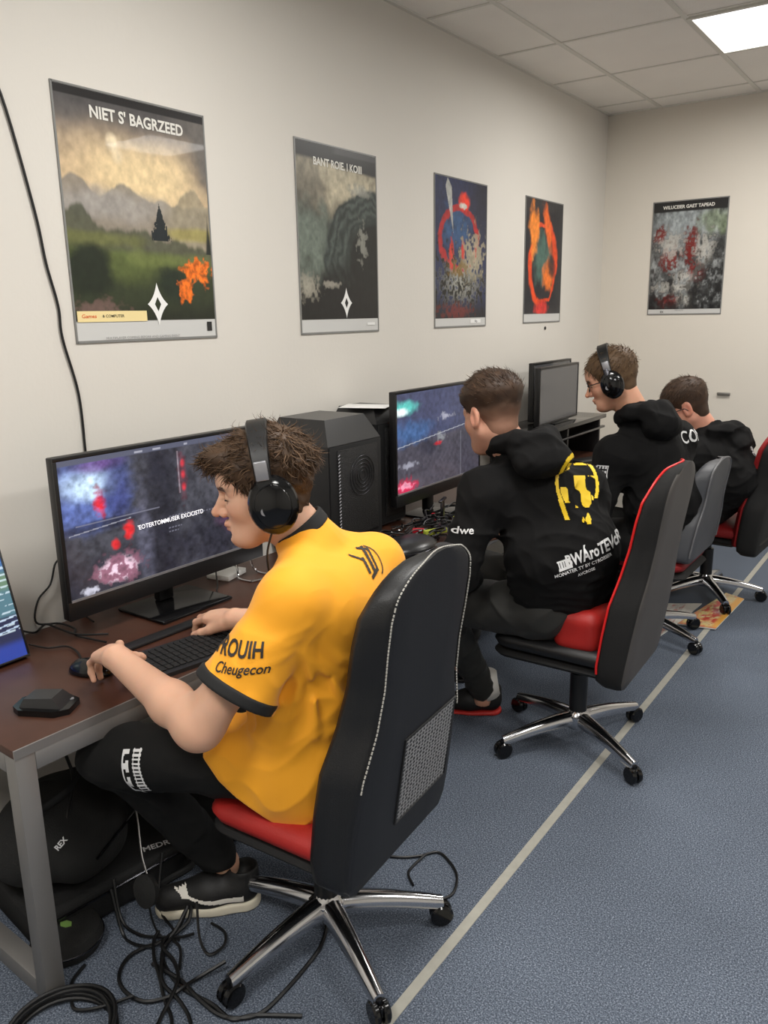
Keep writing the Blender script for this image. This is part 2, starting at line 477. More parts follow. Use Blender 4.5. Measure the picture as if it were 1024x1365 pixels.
def art_meadow(u, v):
    n1 = fbm(u, v, 3, 1); n2 = fbm(u, v*1.3, 9, 2); n3 = fbm(u, v, 30, 3, 4)
    C = np.zeros(u.shape+(3,)); C[:] = lin((0.80, 0.70, 0.56))
    C = mixc(C, (0.90, 0.80, 0.62), blob(u, v, .52, .66, .35, .14, .6))
    C = mixc(C, (0.45, 0.42, 0.40), ss(.70, .93, v+(n1-.5)*.12))
    C = mixc(C, (0.30, 0.29, 0.29), ss(.80, .98, v))
    C = mixc(C, (0.40, 0.38, 0.36), ss(.75, 1.05, u+(v-.7)*.5+(n1-.5)*.3)*ss(.55, .7, v))
    C = mixc(C, (0.92, 0.85, 0.72), blob(u, v, .33, .80, .035, .035, .5)+blob(u, v, .36, .745, .03, .03, .6)*.6)
    # hills
    h1 = .57+.09*np.exp(-((u-.06)/.11)**2)+.07*np.exp(-((u-.38)/.10)**2)+(fbm(u, v*0, 12, 5)-.5)*.05
    C = mixc(C, (0.50, 0.48, 0.45), ss(0, .02, h1-v)*.85)
    h1b = .56+.10*np.exp(-((u-.86)/.07)**2)+(fbm(u, v*0, 14, 15)-.5)*.05
    C = mixc(C, (0.60, 0.56, 0.47), ss(0, .02, h1b-v)*ss(.6, .75, u)*.8)
    C = mixc(C, (0.63, 0.61, 0.59), blob(u, v, .25, .52, .35, .06, .7, n2, .8)*.8)
    h2 = .48-.10*u+(fbm(u, v*0, 14, 7)-.5)*.07+.05*np.exp(-((u-.05)/.1)**2)
    C = mixc(C, (0.30, 0.31, 0.24), ss(0, .03, h2-v)*.9)
    C = mixc(C, (0.42, 0.43, 0.26), blob(u, v, .12, .37, .35, .035, .5, n2, .5))
    C = mixc(C, (0.62, 0.58, 0.36), blob(u, v, .88, .42, .22, .03, .5, n2, .5))
    C = mixc(C, (0.33, 0.37, 0.20), ss(.0, .06, .37-.06*u-v+(n2-.5)*.03))
    C = mixc(C, (0.42, 0.46, 0.25), blob(u, v, .6, .29, .35, .035, .6, n2, .8)*.8)
    C = mixc(C, (0.20, 0.23, 0.15), ss(.0, .12, .25-v+(n1-.5)*.15))
    C = mixc(C, (0.13, 0.16, 0.11), blob(u, v, .12, .22, .16, .12, .35, n2, .6))
    C = mixc(C, (0.13, 0.17, 0.12), blob(u, v, .68, .17, .12, .09, .35, n2, .6))
    C = mixc(C, (0.10, 0.10, 0.09), ss(.0, .14, .13-v)*.7)
    C = mixc(C, (0.45, 0.36, 0.33), blob(u, v, .14, .04, .16, .045, .6, n3, 1.6)*.9)
    # pine
    w = .068*np.clip((.555-v)/.16, 0, 1)*(0.62+.6*fbm(u*2, v, 60, 9, 2))
    C = mixc(C, (0.10, 0.13, 0.14), ((np.abs(u-.62) < w) & (v > .38) & (v < .56)).astype(float))
    C = mixc(C, (0.12, 0.14, 0.12), ss(.0, .02, .045*np.clip((.56-v)/.3, 0, 1)-np.abs(u-.985))*(v > .33))
    # orange tree
    m = np.maximum(blob(u, v, .88, .235, .095, .055, .25, n3, 1.4), blob(u, v, .78, .15, .055, .055, .25, n3, 1.4))
    oc = np.array(lin((0.93, 0.45, 0.12)))*(0.45+1.1*fbm(u, v, 50, 12, 3))[..., None]
    C = C*(1-m[..., None])+oc*m[..., None]
    C *= (0.82+.36*n3)[..., None]
    C = mixc(C, (0.10, 0.09, 0.09), ss(.962, .968, v-.0*u)+0*u)
    return C
def art_wheel(u, v):
    n1 = fbm(u, v, 4, 21); n2 = fbm(u, v, 10, 22); n3 = fbm(u, v, 28, 23, 4)
    C = np.zeros(u.shape+(3,)); C[:] = lin((0.22, 0.23, 0.21))
    C = mixc(C, (0.74, 0.70, 0.60), blob(u, v, .45, .80, .5, .14, .6, n1, .7))
    C = mixc(C, (0.38, 0.36, 0.32), blob(u, v, .1, .75, .3, .14, .6, n2, .8)*.8)
    C = mixc(C, (0.42, 0.46, 0.42), blob(u, v, .12, .45, .3, .18, .6, n2, 1.0))
    r = np.hypot((u-1.0)/1.0, (v-.36)/.62)
    C = mixc(C, (0.17, 0.20, 0.19), ss(.72, .68, r+(n2-.5)*.05))
    rib = 0.5+.5*np.sin(r*75+n2*8)
    C = mixc(C, (0.34, 0.38, 0.36), (ss(.40, .46, r)*ss(.73, .66, r))*rib*.6)
    C = mixc(C, (0.06, 0.065, 0.06), ss(.40, .34, r)*.9)
    C = mixc(C, (0.62, 0.62, 0.58), blob(u, v, .78, .78, .12, .03, .6, n3, 1.5)*.8)
    C = mixc(C, (0.62, 0.62, 0.58), blob(u, v, .80, .46, .05, .09, .5, n3, 2.4)*.7)
    C = mixc(C, (0.08, 0.08, 0.08), ss(.30, .14, v+(n1-.5)*.2))
    C = mixc(C, (0.66, 0.64, 0.58), blob(u, v, .08, .19, .12, .06, .5, n3, 1.6)*.8)
    C = mixc(C, (0.62, 0.60, 0.55), blob(u, v, .38, .21, .10, .015, .5, n3, 1.8)*.9)
    C *= (0.7+.6*n3)[..., None]
    C = mixc(C, (0.13, 0.13, 0.13), ss(.885, .91, v-.02*np.cos(u*3)))
    C = mixc(C, (0.27, 0.27, 0.27), ss(.96, .97, v)*ss(.4, .5, u)*.7)
    return C
def art_ring(u, v):
    n1 = fbm(u, v, 5, 31); n2 = fbm(u, v, 14, 32); n3 = fbm(u, v, 30, 33, 4)
    C = np.zeros(u.shape+(3,)); C[:] = lin((0.14, 0.17, 0.30))
    C = mixc(C, (0.08, 0.08, 0.12), ss(.5, .9, u)*ss(.3, .9, v)*.7+ss(.2, .0, v))
    C = mixc(C, (0.18, 0.33, 0.50), blob(u, v, .38, .66, .22, .14, .5, n2, 1.0)*.8)
    r = np.hypot((u-.45)/.36, (v-.58)/.22)
    C = mixc(C, (0.66, 0.12, 0.14), ss(.14, .08, np.abs(r-1+(n2-.5)*.12))*ss(.25, .4, v+0*u))
    C = mixc(C, (0.88, 0.22, 0.14), blob(u, v, .55, .85, .10, .055, .4, n2, .8))
    C = mixc(C, (0.85, 0.82, 0.78), blob(u, v, .53, .82, .06, .02, .4, n3, 1))
    C = mixc(C, (0.70, 0.70, 0.68), ((np.abs(u-(.25+(.92-v)*.28)) < .055*np.clip((v-.62)/.3, 0, 1)*np.clip((1.0-v)/.06, 0, 1)) & (v > .62)).astype(float)*.9)
    C = mixc(C, (0.80, 0.20, 0.14), blob(u, v, .30, .45, .05, .12, .3, n3, .8)+blob(u, v, .52, .47, .04, .10, .3, n3, .8)*.9)
    m = blob(u, v, .50, .27, .42, .17, .5, n3, 2.6)
    C = C*(1-m[..., None])+np.array(lin((0.62, 0.62, 0.58)))*np.clip((n3-.35)*3.2, 0, 1.2)[..., None]*m[..., None]
    m = blob(u, v, .72, .46, .16, .12, .5, n3, 2.8)
    C = mixc(C, (0.72, 0.68, 0.58), m*.8)
    C = mixc(C, (0.55, 0.42, 0.14), blob(u, v, .42, .36, .13, .05, .5, n3, 2)*.7)
    C = mixc(C, (0.45, 0.13, 0.12), blob(u, v, .4, .05, .25, .05, .5, n3, 2)*.8)
    return C*(0.7+.6*n3)[..., None]
def art_flame(u, v):
    n1 = fbm(u, v, 5, 41); n2 = fbm(u, v, 14, 42); n3 = fbm(u, v, 30, 43, 3)
    C = np.zeros(u.shape+(3,)); C[:] = lin((0.15, 0.15, 0.17))
    C = mixc(C, (0.30, 0.42, 0.38), blob(u, v, .45, .50, .22, .22, .5, n2, .8))
    r = np.hypot((u-.48)/.36, (v-.45)/.38)+(n1-.5)*.25
    an = np.arctan2(v-.45, (u-.48))
    wd = .12+.07*np.sin(an*2+1)
    C = mixc(C, (0.90, 0.30, 0.12), ss(wd, wd*.4, np.abs(r-.95)))
    C = mixc(C, (0.95, 0.55, 0.20), blob(u, v, .22, .72, .11, .20, .4, n2, .8))
    C = mixc(C, (0.93, 0.42, 0.16), blob(u, v, .55+(.85-v)*.5, .78, .09, .18, .4, n2, .6))
    C = mixc(C, (0.93, 0.48, 0.18), blob(u, v, .63, .33, .13, .13, .4, n2, .8))
    C = mixc(C, (0.85, 0.22, 0.20), blob(u, v, .45, .05, .14, .07, .5, n2, 1))
    C = mixc(C, (0.12, 0.13, 0.15), blob(u, v, .72, .42, .10, .09, .4, n2, .8)*.8)
    return C*(0.8+.4*n3)[..., None]
def art_battle(u, v):
    n1 = fbm(u, v, 4, 51); n2 = fbm(u, v, 12, 52); n3 = fbm(u, v, 26, 53, 4)
    C = np.zeros(u.shape+(3,)); C[:] = lin((0.40, 0.41, 0.41))
    C *= (0.25+1.6*np.clip(n2-.15, 0, 1)*n3*2)[..., None]
    C = mixc(C, (0.62, 0.65, 0.66), blob(u, v, .5, .82, .6, .12, .6, n1, .9)*.8)
    C = mixc(C, (0.50, 0.56, 0.42), blob(u, v, .85, .80, .2, .1, .6, n2, .8)*.6)
    for cx, cy, rx, ry in ((.28, .48, .13, .10), (.55, .58, .09, .15), (.62, .35, .12, .09), (.28, .08, .14, .06), (.12, .70, .08, .06)):
        C = mixc(C, (0.48, 0.10, 0.08), blob(u, v, cx, cy, rx, ry, .4, n3, 1.8)*.9)
    for cx, cy, rx, ry in ((.28, .60, .13, .10), (.72, .55, .10, .12), (.5, .30, .12, .05), (.5, .08, .09, .06), (.4, .2, .2, .04)):
        C = mixc(C, (0.80, 0.79, 0.76), blob(u, v, cx, cy, rx, ry, .5, n3, 2.6)*.75)
    C = mixc(C, (0.07, 0.07, 0.08), ss(.22, .05, v+(n2-.5)*.35)*.8)
    C = mixc(C, (0.07, 0.07, 0.08), blob(u, v, .8, .2, .25, .2, .5, n3, 2.8)*.7)
    C *= (0.55+.9*n3)[..., None]
    C = mixc(C, (0.13, 0.13, 0.13), ss(.90, .915, v+0*u))
    return C

def diamond(size, hole=0.34):
    """four pointed star with concave sides and a diamond hole, as quads"""
    v = []; f = []; n = 16
    out = []
    for q in range(4):
        a0 = math.pi/2*q; a1 = a0+math.pi/2
        p0 = (math.cos(a0)*(.62 if q % 2 == 0 else 1), math.sin(a0)*(.62 if q % 2 == 0 else 1)); p1 = (math.cos(a1)*(.62 if q % 2 else 1), math.sin(a1)*(.62 if q % 2 else 1))
        c = ((p0[0]+p1[0])*.30, (p0[1]+p1[1])*.30)
        for k in range(n):
            t = k/n; out.append(((1-t)**2*p0[0]+2*t*(1-t)*c[0]+t*t*p1[0], (1-t)**2*p0[1]+2*t*(1-t)*c[1]+t*t*p1[1]))
    N = len(out)
    for k, p in enumerate(out):
        q, r = divmod(k, n); t = r/n
        hp = [(hole*.55, 0), (0, hole), (-hole*.55, 0), (0, -hole)]
        a = hp[q]; b = hp[(q+1) % 4]
        v.append((p[0]*size, p[1]*size, 0)); v.append(((a[0]*(1-t)+b[0]*t)*size, (a[1]*(1-t)+b[1]*t)*size, 0))
    for k in range(N):
        a = 2*k; b = 2*((k+1) % N); f.append((a, b, b+1, a+1))
    return v, f

def poster(label, fn, w, h, loc, X, strip, res, texts=(), marks=(), extra=None):
    """loc = lower left corner on the wall; X = along the wall; faces away from the wall"""
    X = Vector(X); Yv = Vector((0, 0, 1)); N = X.cross(Yv)
    root = empty('poster', loc); tag(root, label, 'poster', 'posters on the walls')
    mb = MB()
    R = Matrix((X, Yv, N)).transposed()
    def bx3(lo, hi, b=MB):
        return lo, hi
    M4 = R.to_4x4()
    mb = MB().box((0, 0, .0005), (w, h, .003), M=M4); mb.out('backing_sheet', M_pborder, root, smooth=False)
    fr = MB()
    e = .004
    for lo, hi in (((-e, -e, .0005), (e*.6, h+e, .005)), ((w-e*.6, -e, .0005), (w+e, h+e, .005)), ((0, h-e*.4, .0005), (w, h+e, .005)), ((0, -e, .0005), (w, e, .005))):
        fr.box(lo, hi, M=M4)
    fr.out('clear_sleeve_edge', M_pframe if strip < .09 else M_pborder, root, smooth=False)
    s = strip*h
    picture('print', fn, w-.006, h-s-.003, res, int(res*(h-s)/w), np.array(R @ Vector((.003, s, .0042))), np.array(X), np.array(Yv), M_print, root)
    for tx, x, y, size, bold, m, sx in texts:
        vf = text_mesh(tx, size, bold, sx=sx)
        v, f = place2d(vf, R @ Vector((x*w, y*h, .0062)), X, Yv)
        mk('lettering', v, f, m, root, smooth=False)
    for vf, x, y, m, nm in marks:
        v, f = place2d(vf, R @ Vector((x*w, y*h, .0056)), X, Yv)
        mk(nm, v, f, m, root, smooth=False)
    return root, M4
def rect(w, h): return [(0, 0, 0), (w, 0, 0), (w, h, 0), (0, h, 0)], [(0, 1, 2, 3)]
M_cream = mat('label_cream', (0.93, 0.85, 0.62), 0.5); M_orange = mat('label_orange', (0.85, 0.35, 0.15), 0.5)
M_grey = mat('print_grey', (0.55, 0.55, 0.55), 0.5)
L = (0, 1, 0)
poster('large misty meadow poster with pine tree, orange bush and white diamond star', art_meadow, .612, .778, (WX, 1.633, 1.585), L, .085, 300,
       [("NIET S' BAGRZEED", .52, .915, .050, .030, M_pprint, .93), ('Games', .085, .105, .017, .01, M_orange, 1.2), ('& COMPUTER', .24, .105, .013, .01, M_pdark, 1.1), ('MULTIPLAYER COMING BEFORE AND GAMING EVENT', .44, .012, .012, .0, M_grey, 1.1)],
       [(rect(.28, .035), .012, .082, M_cream, 'yellow_label'), (diamond(.073), .555, .155, M_pwhite, 'diamond_emblem'), (rect(.024, .033), .925, .03, M_pdark, 'dark_mark')])
poster('grey green poster of a huge ribbed wheel above a white diamond star', art_wheel, .572, .79, (WX, 2.747, 1.580), L, .075, 220,
       [('BANT ROIE. I KOIII', .50, .905, .044, .028, M_pprint, .95)],
       [(diamond(.068), .56, .165, M_pwhite, 'diamond_emblem'), (rect(.06, .012), .84, .035, M_pwhite, 'small_mark')])
poster('blue poster with a red ring and silver spiky figure, third from the left', art_ring, .572, .78, (WX, 3.847, 1.582), L, .06, 180, [('Vo', .79, .033, .022, .01, M_pdark, 1.2)],
       [(rect(.12, .022), .68, .02, M_pwhite, 'small_mark')])
poster('narrow looking dark poster with an orange flame ring around teal smoke', art_flame, .578, .772, (WX, 4.937, 1.587), L, .07, 160)
poster('poster of a grey and red battle crowd, alone on the end wall', art_battle, .52, .79, (-1.995, WY, 1.62), (1, 0, 0), .045, 200,
       [('WILUCEIER GAET TAPEAD', .48, .947, .032, .03, M_pprint, .95), ('EX', .2, .02, .02, .01, M_pdark, 1.0), ('MEN BLUES', .44, .036, .012, .0, M_grey, 1.0)])
# little things on the walls
o = MB().lathe([(.010, 0), (.012, .002), (.011, .006), (.004, .009)], 12, Matrix.Translation((WX, 5.28, 1.545)) @ Matrix.Rotation(math.pi/2, 4, 'Y')).out('wall_pin', M_pdark)
tag(o, 'tiny dark pin in the wall under the flame poster', 'pin')
o = MB().box((-1.45, WY-.02, 1.04), (-1.36, WY, 1.06), .004).out('wall_bracket', mat('bracket_metal', (0.55, 0.54, 0.52), .4, .6))
tag(o, 'small grey metal bracket on the end wall above the last player', 'bracket')
# cable on the wall
M_cable = mat('black_cable', (0.055, 0.055, 0.06), 0.45)
def cable(pts, r=.004, label='', m=None, name='cable', group=None, n=7, cat='cable'):
    P = spline(pts, n); o = MB().tube(P, r, 6).out(name, m or M_cable); tag(o, label, cat, group); return o
cable([(WX+.006, 1.40, 2.42), (WX+.006, 1.465, 2.29), (WX+.006, 1.53, 1.98), (WX+.006, 1.549, 1.83), (WX+.006, 1.575, 1.70), (WX+.006, 1.578, 1.60), (WX+.006, 1.615, 1.42), (WX+.006, 1.618, 1.22), (WX+.02, 1.61, 1.0), (WX+.05, 1.6, .72)], .0045, 'long thin black cable hanging down the left wall beside the meadow poster')

# ================================================================== DESKS
M_wood = mat('dark_wood', (0.26, 0.15, 0.105), 0.38, var=0.12, vscale=14, spec=0.5, bump=0.03, bscale=300)
M_steel = mat('desk_metal', (0.55, 0.54, 0.53), 0.42, 0.55)
M_black = mat('black_plastic', (0.075, 0.075, 0.08), 0.38)
M_matte = mat('matte_black', (0.04, 0.04, 0.043), 0.75)
M_gloss = mat('gloss_black', (0.05, 0.05, 0.055), 0.12)
M_chrome = mat('chrome', (0.80, 0.80, 0.81), 0.16, 1.0)
M_dchrome = mat('dark_chrome', (0.35, 0.35, 0.37), 0.25, 1.0)
DZ = 0.70
def desk(label, loc, rz, ln, dp, far_leg=True):
    """local: x from 0 (front edge) to -dp (wall), y from 0 to ln"""
    t = empty('desk', loc, rz); tag(t, label, 'desk', 'desks along the left wall')
    MB().box((-dp, 0, DZ-.022), (0, ln, DZ), .002).out('desktop', M_wood, t)
    MB().box((-.022, .05, DZ-.068), (.0035, ln-.05, DZ-.0215), .001).out('front_rail', M_steel, t)
    MB().box((-.0005, 0, DZ-.022), (.004, ln, DZ+.0006)).out('edge_strip', M_steel, t)
    MB().box((-dp+.02, .05, DZ-.068), (-dp+.05, ln-.05, DZ-.0215), .001).out('rear_rail', M_steel, t)
    for y in ([0, ln-.05] if far_leg else [0]):
        for x in (-.045, -dp+.02):
            MB().box((x, y, 0), (x+.0475, y+.05, DZ-.0215), .002).out('leg', M_steel, t)
        MB().box((-dp+.06, y, .002), (-.045, y+.05, .052), .002).out('foot_rail', M_steel, t)
        MB().box((-dp+.06, y, DZ-.07), (-.045, y+.05, DZ-.0215), .002).out('side_rail', M_steel, t)
    return t
desk('dark brown desk with grey metal frame nearest the camera, under the big lit monitor', (-1.672, .873, 0), math.radians(-2.6), 1.60, .655)
desk('cluttered dark brown desk in the middle, covered in loose leads beside the two computer towers', (-1.66, 2.50, 0), 0, 1.66, .70)
desk('farthest dark brown desk, under the blank grey monitors near the end wall', (-1.66, 4.18, 0), 0, 1.66, .70)

# ================================================================== MONITORS
M_scr = mat('lit_screen', (1, 1, 1), 0.25, attr=True, emit=1.0, spec=0.5)
M_scr_off = mat('blank_screen', (0.33, 0.33, 0.34), 0.12, spec=0.6)
M_wtext = mat('screen_text', (0.95, 0.95, 0.97), 0.5, emit=0.7)
M_silver = mat('silver_strip', (0.62, 0.62, 0.64), 0.35, 0.6)
def scr_dark(u, v):
    n1 = fbm(u*1.7, v, 3, 61); n2 = fbm(u*1.7, v, 9, 62); n3 = fbm(u*1.7, v, 26, 63, 4); st = fbm(u*60, v*3, 1, 64, 3)
    C = np.zeros(u.shape+(3,)); C[:] = lin((0.17, 0.17, 0.21))
    C = mixc(C, (0.27, 0.27, 0.30), ss(.35, .75, n1)*.8)
    C = mixc(C, (0.33, 0.33, 0.36), blob(u, v, .80, .75, .25, .35, .6, n2, .6)*.7)
    C = mixc(C, (0.10, 0.10, 0.14), blob(u, v, .45, .45, .09, .6, .5, n2, .6)*.6)
    C = mixc(C, (0.42, 0.42, 0.50), blob(u, v, .355, .30, .035, .35, .6, n2, .5)*.5)
    m = blob(u, v, .13, .74, .16, .24, .5, n2, .5)
    C = mixc(C, (0.36, 0.43, 0.68), m)
    C = mixc(C, (0.80, 0.90, 1.0), blob(u, v, .12, .80, .10, .09, .8, n2, .5))
    C = mixc(C, (0.45, 0.28, 0.55), blob(u, v, .17, .93, .09, .05, .6, n2, .5)*.7)
    C = mixc(C, (0.85, 0.15, 0.22), blob(u, v, .165, .66, .025, .09, .5, n3, .9))
    C = mixc(C, (0.20, 0.22, 0.42), blob(u, v, .24, .72, .06, .2, .5, n2, .5)*.8)
    C = mixc(C, (0.10, 0.10, 0.16), blob(u, v, .16, .50, .18, .04, .3)*.7)
    for y in (.83, .74, .64):
        C = mixc(C, (0.95, 0.16, 0.20), blob(u, v, .575, y, .010, .028, .6, n3, .5))
    C = mixc(C, (0.45, 0.25, 0.30), blob(u, v, .572, .75, .022, .20, .3, n3, .8)*.5)
    C = mixc(C, (0.62, 0.56, 0.60), ((np.abs(u-.553) < .004) & (v > .60) & (v < .93)).astype(float)*.6)
    C = mixc(C, (0.90, 0.16, 0.18), blob(u, v, .285, .41, .022, .07, .5, n3, .9))
    C = mixc(C, (0.85, 0.16, 0.18), blob(u, v, .215, .33, .018, .04, .5, n3, .9))
    m = blob(u, v, .22, .14, .10, .10, .3, n3, .9)
    C = mixc(C, (0.62, 0.42, 0.50), m)
    C = mixc(C, (0.85, 0.74, 0.80), m*ss(.5, .65, n3))
    C = mixc(C, (0.80, 0.80, 0.86), blob(u, v, .09, .04, .05, .03, .3, n3, 1.2)*.8)
    C = mixc(C, (0.36, 0.22, 0.34), blob(u, v, .90, .30, .12, .12, .5, n2, .8)*.7)
    C *= (0.55+.9*n3)[..., None]
    C = mixc(C, (0.75, 0.75, 0.80), ((np.abs(v-(.50-.12*(.3-u))) < .004) & (u > .02) & (u < .30)).astype(float)*.5)
    C = mixc(C, (0.55, 0.55, 0.62), ((np.abs(v-.525) < .003) & (u > .05) & (u < .44)).astype(float)*.5)
    for k, y in enumerate((.43, .405, .34, .315)):
        C = mixc(C, (0.55, 0.55, 0.62), ((np.abs(v-y) < .005) & (u > .48) & (u < (.60, .78, .55, .53)[k]) & (np.sin(u*400+k) > -.3)).astype(float)*.5)
    C = mixc(C, (0.34, 0.35, 0.42), ss(.955, .965, v))
    C = mixc(C, (0.75, 0.75, 0.80), ((np.abs(v-.975) < .007) & (((u > .34) & (u < .38)) | ((u > .43) & (u < .47)) | (np.abs(u-.6) < .01))).astype(float)*.6)
    return C*1.15
def scr_game(u, v):
    n1 = fbm(u*1.6, v, 3, 71); n2 = fbm(u*1.6, v, 10, 72); n3 = fbm(u*1.6, v, 26, 73, 4)
    C = np.zeros(u.shape+(3,)); C[:] = lin((0.25, 0.27, 0.38))
    C = mixc(C, (0.28, 0.27, 0.31), ss(.52, .44, v-.08*u))
    C = mixc(C, (0.26, 0.38, 0.56), blob(u, v, .13, .60, .22, .10, .6, n2, .8)*.9)
    C = mixc(C, (0.35, 0.75, 0.72), blob(u, v, .08, .86, .13, .06, .6, n2, .6))
    C = mixc(C, (0.92, 0.98, 0.98), blob(u, v, .04, .82, .07, .035, .6, n2, .6))
    C = mixc(C, (0.13, 0.14, 0.20), ss(.6, .9, u)*.4+blob(u, v, .35, .42, .1, .08, .5, n2, .8)*.5)
    C = mixc(C, (0.78, 0.13, 0.30), blob(u, v, .09, .06, .13, .07, .5, n3, 1))
    C = mixc(C, (0.95, 0.6, 0.7), blob(u, v, .09, .07, .07, .03, .5, n3, 2))
    C = mixc(C, (0.70, 0.70, 0.76), blob(u, v, .55, .70, .07, .035, .5, n3, 2)*.7+blob(u, v, .13, .27, .07, .03, .5, n3, 2)*.6)
    C = mixc(C, (0.70, 0.15, 0.20), blob(u, v, .47, .43, .04, .02, .5, n3, 1))
    C = mixc(C, (0.55, 0.56, 0.58), blob(u, v, .50, .49, .05, .04, .5, n3, 2)*.8)
    C *= (0.7+.6*n3)[..., None]
    C = mixc(C, (0.72, 0.73, 0.76), (np.abs(v-(.47+.12*u)) < .004).astype(float)*.7)
    C = mixc(C, (0.62, 0.63, 0.67), ((np.abs(u-.75) < .003) & (v < .5)).astype(float)*.5)
    return C*1.2
def scr_text(u, v):
    n2 = fbm(u, v, 10, 82); n3 = fbm(u, v*3, 40, 83, 3)
    C = np.zeros(u.shape+(3,)); C[:] = lin((0.30, 0.45, 0.50))
    C = mixc(C, (0.22, 0.38, 0.68), ss(.72, .95, v)); C = mixc(C, (0.42, 0.52, 0.36), blob(u, v, .8, .70, .5, .07, .5, n2, .6)*.7)
    C = mixc(C, (0.12, 0.16, 0.28), ss(.40, .36, v)); C = mixc(C, (0.16, 0.26, 0.62), ss(.18, .10, v)*.8)
    line = (np.sin(v*110) > .35) & (n3 > .47)
    C = mixc(C, (0.85, 0.92, 0.96), (line & (v > .2) & (v < .97)).astype(float)*.6)
    for y in (.36, .31, .26): C = mixc(C, (0.80, 0.88, 0.97), (np.abs(v-y-.01*np.sin(u*20)) < .006).astype(float)*.7)
    return C*1.25
def monitor(label, loc, rz, w, h, z0, screen, res=240, bez=.012, chin=.05, tilt=0.0, stand=True, strip=True, foot=False):
    """local: panel faces +X, base on the desk at the origin; panel lower edge z0"""
    t = empty('monitor', loc, rz); tag(t, label, 'monitor', 'monitors on the desks')
    T = Matrix.Translation((0, 0, z0)) @ Matrix.Rotation(-tilt, 4, 'Y')
    mb = MB().box((-.028, -w/2, 0), (.004, w/2, h), .004, M=T)
    mb.box((-.055, -w*.3, h*.2), (-.026, w*.3, h*.75), .01, M=T)
    mb.out('housing', M_black, t)
    bz = MB()
    for lo, hi in (((.002, -w/2, 0), (.008, w/2, chin)), ((.002, -w/2, h-bez), (.008, w/2, h)), ((.002, -w/2, chin), (.008, -w/2+bez, h-bez)), ((.002, w/2-bez, chin), (.008, w/2, h-bez))): bz.box(lo, hi, .001, M=T)
    bz.out('bezel', M_black, t)
    if strip: MB().box((.0045, -w/2+bez, chin-.002), (.0088, w/2-bez, chin+.005), M=T).out('screen_edge', M_silver, t, smooth=False)
    a = T @ Vector((.0048, -w/2+bez, chin)); X = Vector((0, 1, 0)); Y = (T.to_3x3() @ Vector((0, 0, 1)))
    sw, sh = w-2*bez, h-bez-chin
    if callable(screen): picture('screen', screen, sw, sh, res, int(res*sh/sw), np.array(a), np.array(X), np.array(Y), M_scr, t)
    else: MB().box((.003, -w/2+bez, chin), (.0048, w/2-bez, h-bez), M=T).out('screen', screen, t, smooth=False)
    if foot: MB().box((-.045, -.12, 0), (.03, .12, .009), .002).out('stand_base', M_black, t)
    if stand:
        MB().box((-.09, -.03, .012), (-.055, .03, z0+h*.5), .006).out('stand_neck', M_black, t)
        MB().box((-.055, -.03, z0+h*.42), (-.03, .03, z0+h*.5), .004).out('stand_bracket', M_black, t)
        MB().box((-.13, -.15, 0), (.11, .15, .012), .005).out('stand_base', M_gloss, t)
    return t, T
t, T = monitor('large black monitor in front of the player in yellow, lit dark game menu screen', (-2.10, 1.735, DZ), math.radians(-1), .82, .497, .075, scr_dark, 380, chin=.058)
v, f = place2d(text_mesh("'EOTERTOMMUSER EXCICISTD", .0205, .012, sx=.98), (.0072, -.003, .307), (0, 1, 0), (0, 0, 1))
mk('lettering', v, f, M_wtext, t, smooth=False)
monitor('middle monitor with a blue game scene, behind the two computer towers', (-2.02, 3.33, DZ), 0, .78, .52, .105, scr_game, 240, chin=.055)
monitor('blank grey monitor standing before the player with headset and glasses', (-2.09, 4.90, DZ+.2625), math.radians(2), .66, .355, .008, M_scr_off, chin=.014, strip=False, stand=False, foot=True)
monitor('thin black monitor half hidden behind the blank grey monitor', (-2.21, 5.06, DZ+.2625), 0, .60, .37, .008, M_scr_off, chin=.014, strip=False, stand=False, foot=True)
monitor('monitor with bluish text screen at the left edge of the photo, leaning back', (-2.13, .93, DZ+.003), 0, .54, .335, .004, scr_text, 200, bez=.006, chin=.006, tilt=math.radians(16), stand=False, strip=False)
# its rear prop is a part of it
t = [o for o in bpy.data.objects if o.name.startswith('monitor')][-1]
MB().box((-.14, -.07, 0), (-.125, .07, .20), .003, M=Matrix.Rotation(math.radians(-14), 4, 'Y') @ Matrix.Translation((-.02, 0, .03))).out('rear_prop', M_black, t)

# raised shelf below the grey monitors
t = empty('monitor_riser', (-2.12, 4.86, DZ)); tag(t, 'long glossy black riser shelf under the blank grey monitors', 'monitor riser')
MB().box((-.20, -.62, .235), (.14, .62, .262), .004).out('shelf_board', M_gloss, t)
for y in (-.55, 0, .55): MB().box((-.14, y-.012, 0), (.12, y+.012, .235), .003).out('shelf_support', M_black, t)
MB().box((.115, -.6, .17), (.14, .6, .185), .003).out('front_rail', M_dchrome, t)

